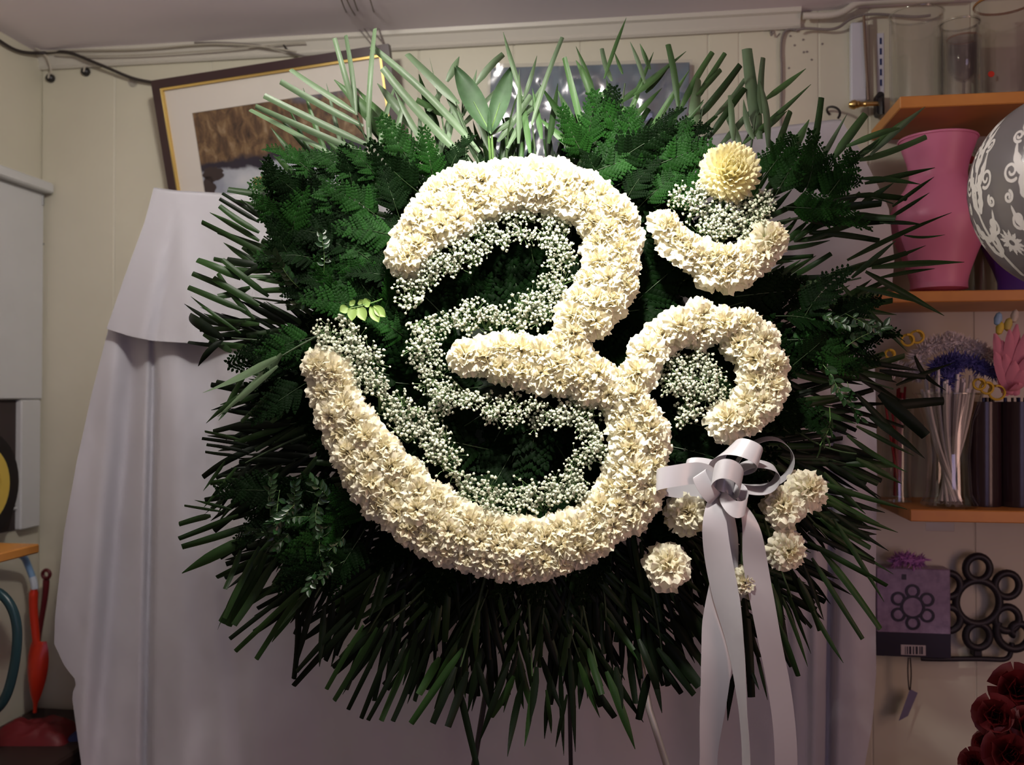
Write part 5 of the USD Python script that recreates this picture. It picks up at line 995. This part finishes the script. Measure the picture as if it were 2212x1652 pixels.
# tails
rib('tail', [(1552, 1066, 1.65), (1544, 1110, 1.625), (1548, 1180, 1.625), (1562, 1260, 1.63), (1578, 1340, 1.63), (1592, 1420, 1.63), (1602, 1510, 1.63), (1610, 1600, 1.63), (1611, 1700, 1.63)], [(1, .05, .1), (1, .1, 0), (.95, -.3, 0), (.8, -.6, 0), (.5, -.85, 0), (.3, -.95, 0), (.12, -1, 0), (.1, -1, 0), (.1, -1, 0)], [34, 54, 58, 62, 58, 52, 50, 50, 50], n=70)
rib('tail', [(1556, 1066, 1.66), (1568, 1130, 1.665), (1566, 1230, 1.66), (1552, 1330, 1.655), (1548, 1430, 1.65), (1540, 1530, 1.65), (1532, 1620, 1.65), (1530, 1720, 1.65)], [(1, 0, 0), (1, .1, 0), (1, .15, 0), (1, .2, 0), (1, .25, 0), (1, .3, 0), (1, .5, 0), (1, .5, 0)], [30, 50, 60, 72, 72, 62, 48, 46], n=60)
rib('tail', [(1572, 1056, 1.65), (1606, 1090, 1.63), (1622, 1130, 1.625), (1630, 1200, 1.635), (1645, 1290, 1.64), (1664, 1390, 1.645), (1682, 1480, 1.65), (1694, 1570, 1.65), (1696, 1720, 1.65)], [(.6, .2, -.8), (.9, .2, -.5), (1, .1, 0), (1, .1, 0), (1, .15, 0), (1, .1, 0), (1, .1, 0), (1, .1, 0)], [36, 50, 55, 54, 52, 52, 50, 50, 50], n=60)

# ------------------------------------------------------------------ red roses at the lower right
m_rose = mat('dark_red_rose', (.10, .002, .004), .55, rnd=.15, translucent=.1)
def rose(x, y, y3, R, d, lab, seed):
    P = at(x, y, y3); M = align(d, seed * 1.3, R / .03, P); t = Thing('red_rose', lab, 'rose', M=M); g = np.random.default_rng(seed)
    for ring_, (n, L, W, t0, t1, r0, z0) in enumerate(((5, .034, .020, .9, 1.35, .004, -.016), (5, .033, .018, .55, .85, .003, -.012), (5, .030, .015, .35, .42, .002, -.008), (4, .027, .011, .22, .16, .001, -.005), (3, .024, .007, .12, .02, .0005, -.002))):
        for k in range(n): t.part('petal', rotz(petal(L, W, t0, t1, .0012, 1.0, g.uniform(0, 6), r0, 9, 6, z0, .02), 2 * math.pi * (k + .5 * ring_) / n + g.normal() * .1), m_rose, local=True, smooth=True)
    t.part('sepals', lathe([(0, -.03), (.004, -.028), (.010, -.020), (.011, -.014), (.005, -.012)], 12), m_stem, local=True)
    root = np.array([at(2230, 1800, 1.72)[0], 1.76, .50]); Q = (M @ [0, 0, -.028, 1])[:3]
    t.part('stem', tube(bez([Q, (Q * .6 + root * .4) + [0, .02, 0], root], 14), .0026, 6), m_stem, smooth=60)
    return t
for i, (x, y, y3, R, d, lab) in enumerate(((2200, 1492, 1.70, .043, (-.4, -1, .3), 'uppermost red rose at the right edge'), (2150, 1546, 1.68, .034, (-.5, -1, .3), 'round red rose left of the uppermost one at lower right'), (2128, 1608, 1.70, .024, (-.9, -.6, .5), 'small red rose bud leaning left at lower right'),
                                  (2182, 1630, 1.64, .040, (-.2, -1, .4), 'large red rose at the bottom edge in the lower right corner'), (2222, 1570, 1.66, .032, (.2, -1, .3), 'red rose cut by the right edge between the two large ones'), (2106, 1650, 1.68, .026, (-.7, -.8, .4), 'leftmost low red rose at the bottom edge'))):
    rose(x, y, y3, R, d, lab, 200 + i)
g = np.random.default_rng(66)
for i in range(9):
    x, y = g.uniform(2120, 2215), g.uniform(1560, 1660); P = at(x, y, 1.74); L = dirp(g.uniform(.3, 2.9)) * .06 + PN * .02
    s = Thing('rose_leaf', 'dark green rose leaf among the red roses at lower right', 'leaf', 'leaves among the red roses', M=P); s.part('blade', oval_leaf(P, P + L, .014, .3, 9, .15), m_gloss, smooth=True)
    s.part('stalk', tube(bez([P + L * .4, P, P + [.01, .02, -.08], np.array([at(2230, 1800, 1.72)[0], 1.76, .55])], 10), .0012, 5), m_stem, smooth=60)
bx_ = at(2230, 1800, 1.72)[0]
t = Thing('flower_bucket', 'black flower bucket holding the red roses below the frame', 'bucket', M=np.array([bx_, 1.76, 0]))
t.part('body', lathe([(0, 0), (.085, 0), (.11, .62), (.105, .62), (.08, .012), (0, .012)], 36, (bx_, 1.76, 0)), m_black, smooth=40)
t.part('rim', tube(np.array([[bx_ + .11 * math.cos(a), 1.76 + .11 * math.sin(a), .62] for a in np.linspace(0, 6.283, 40, endpoint=False)]), .004, 6, True), m_black, smooth=60)
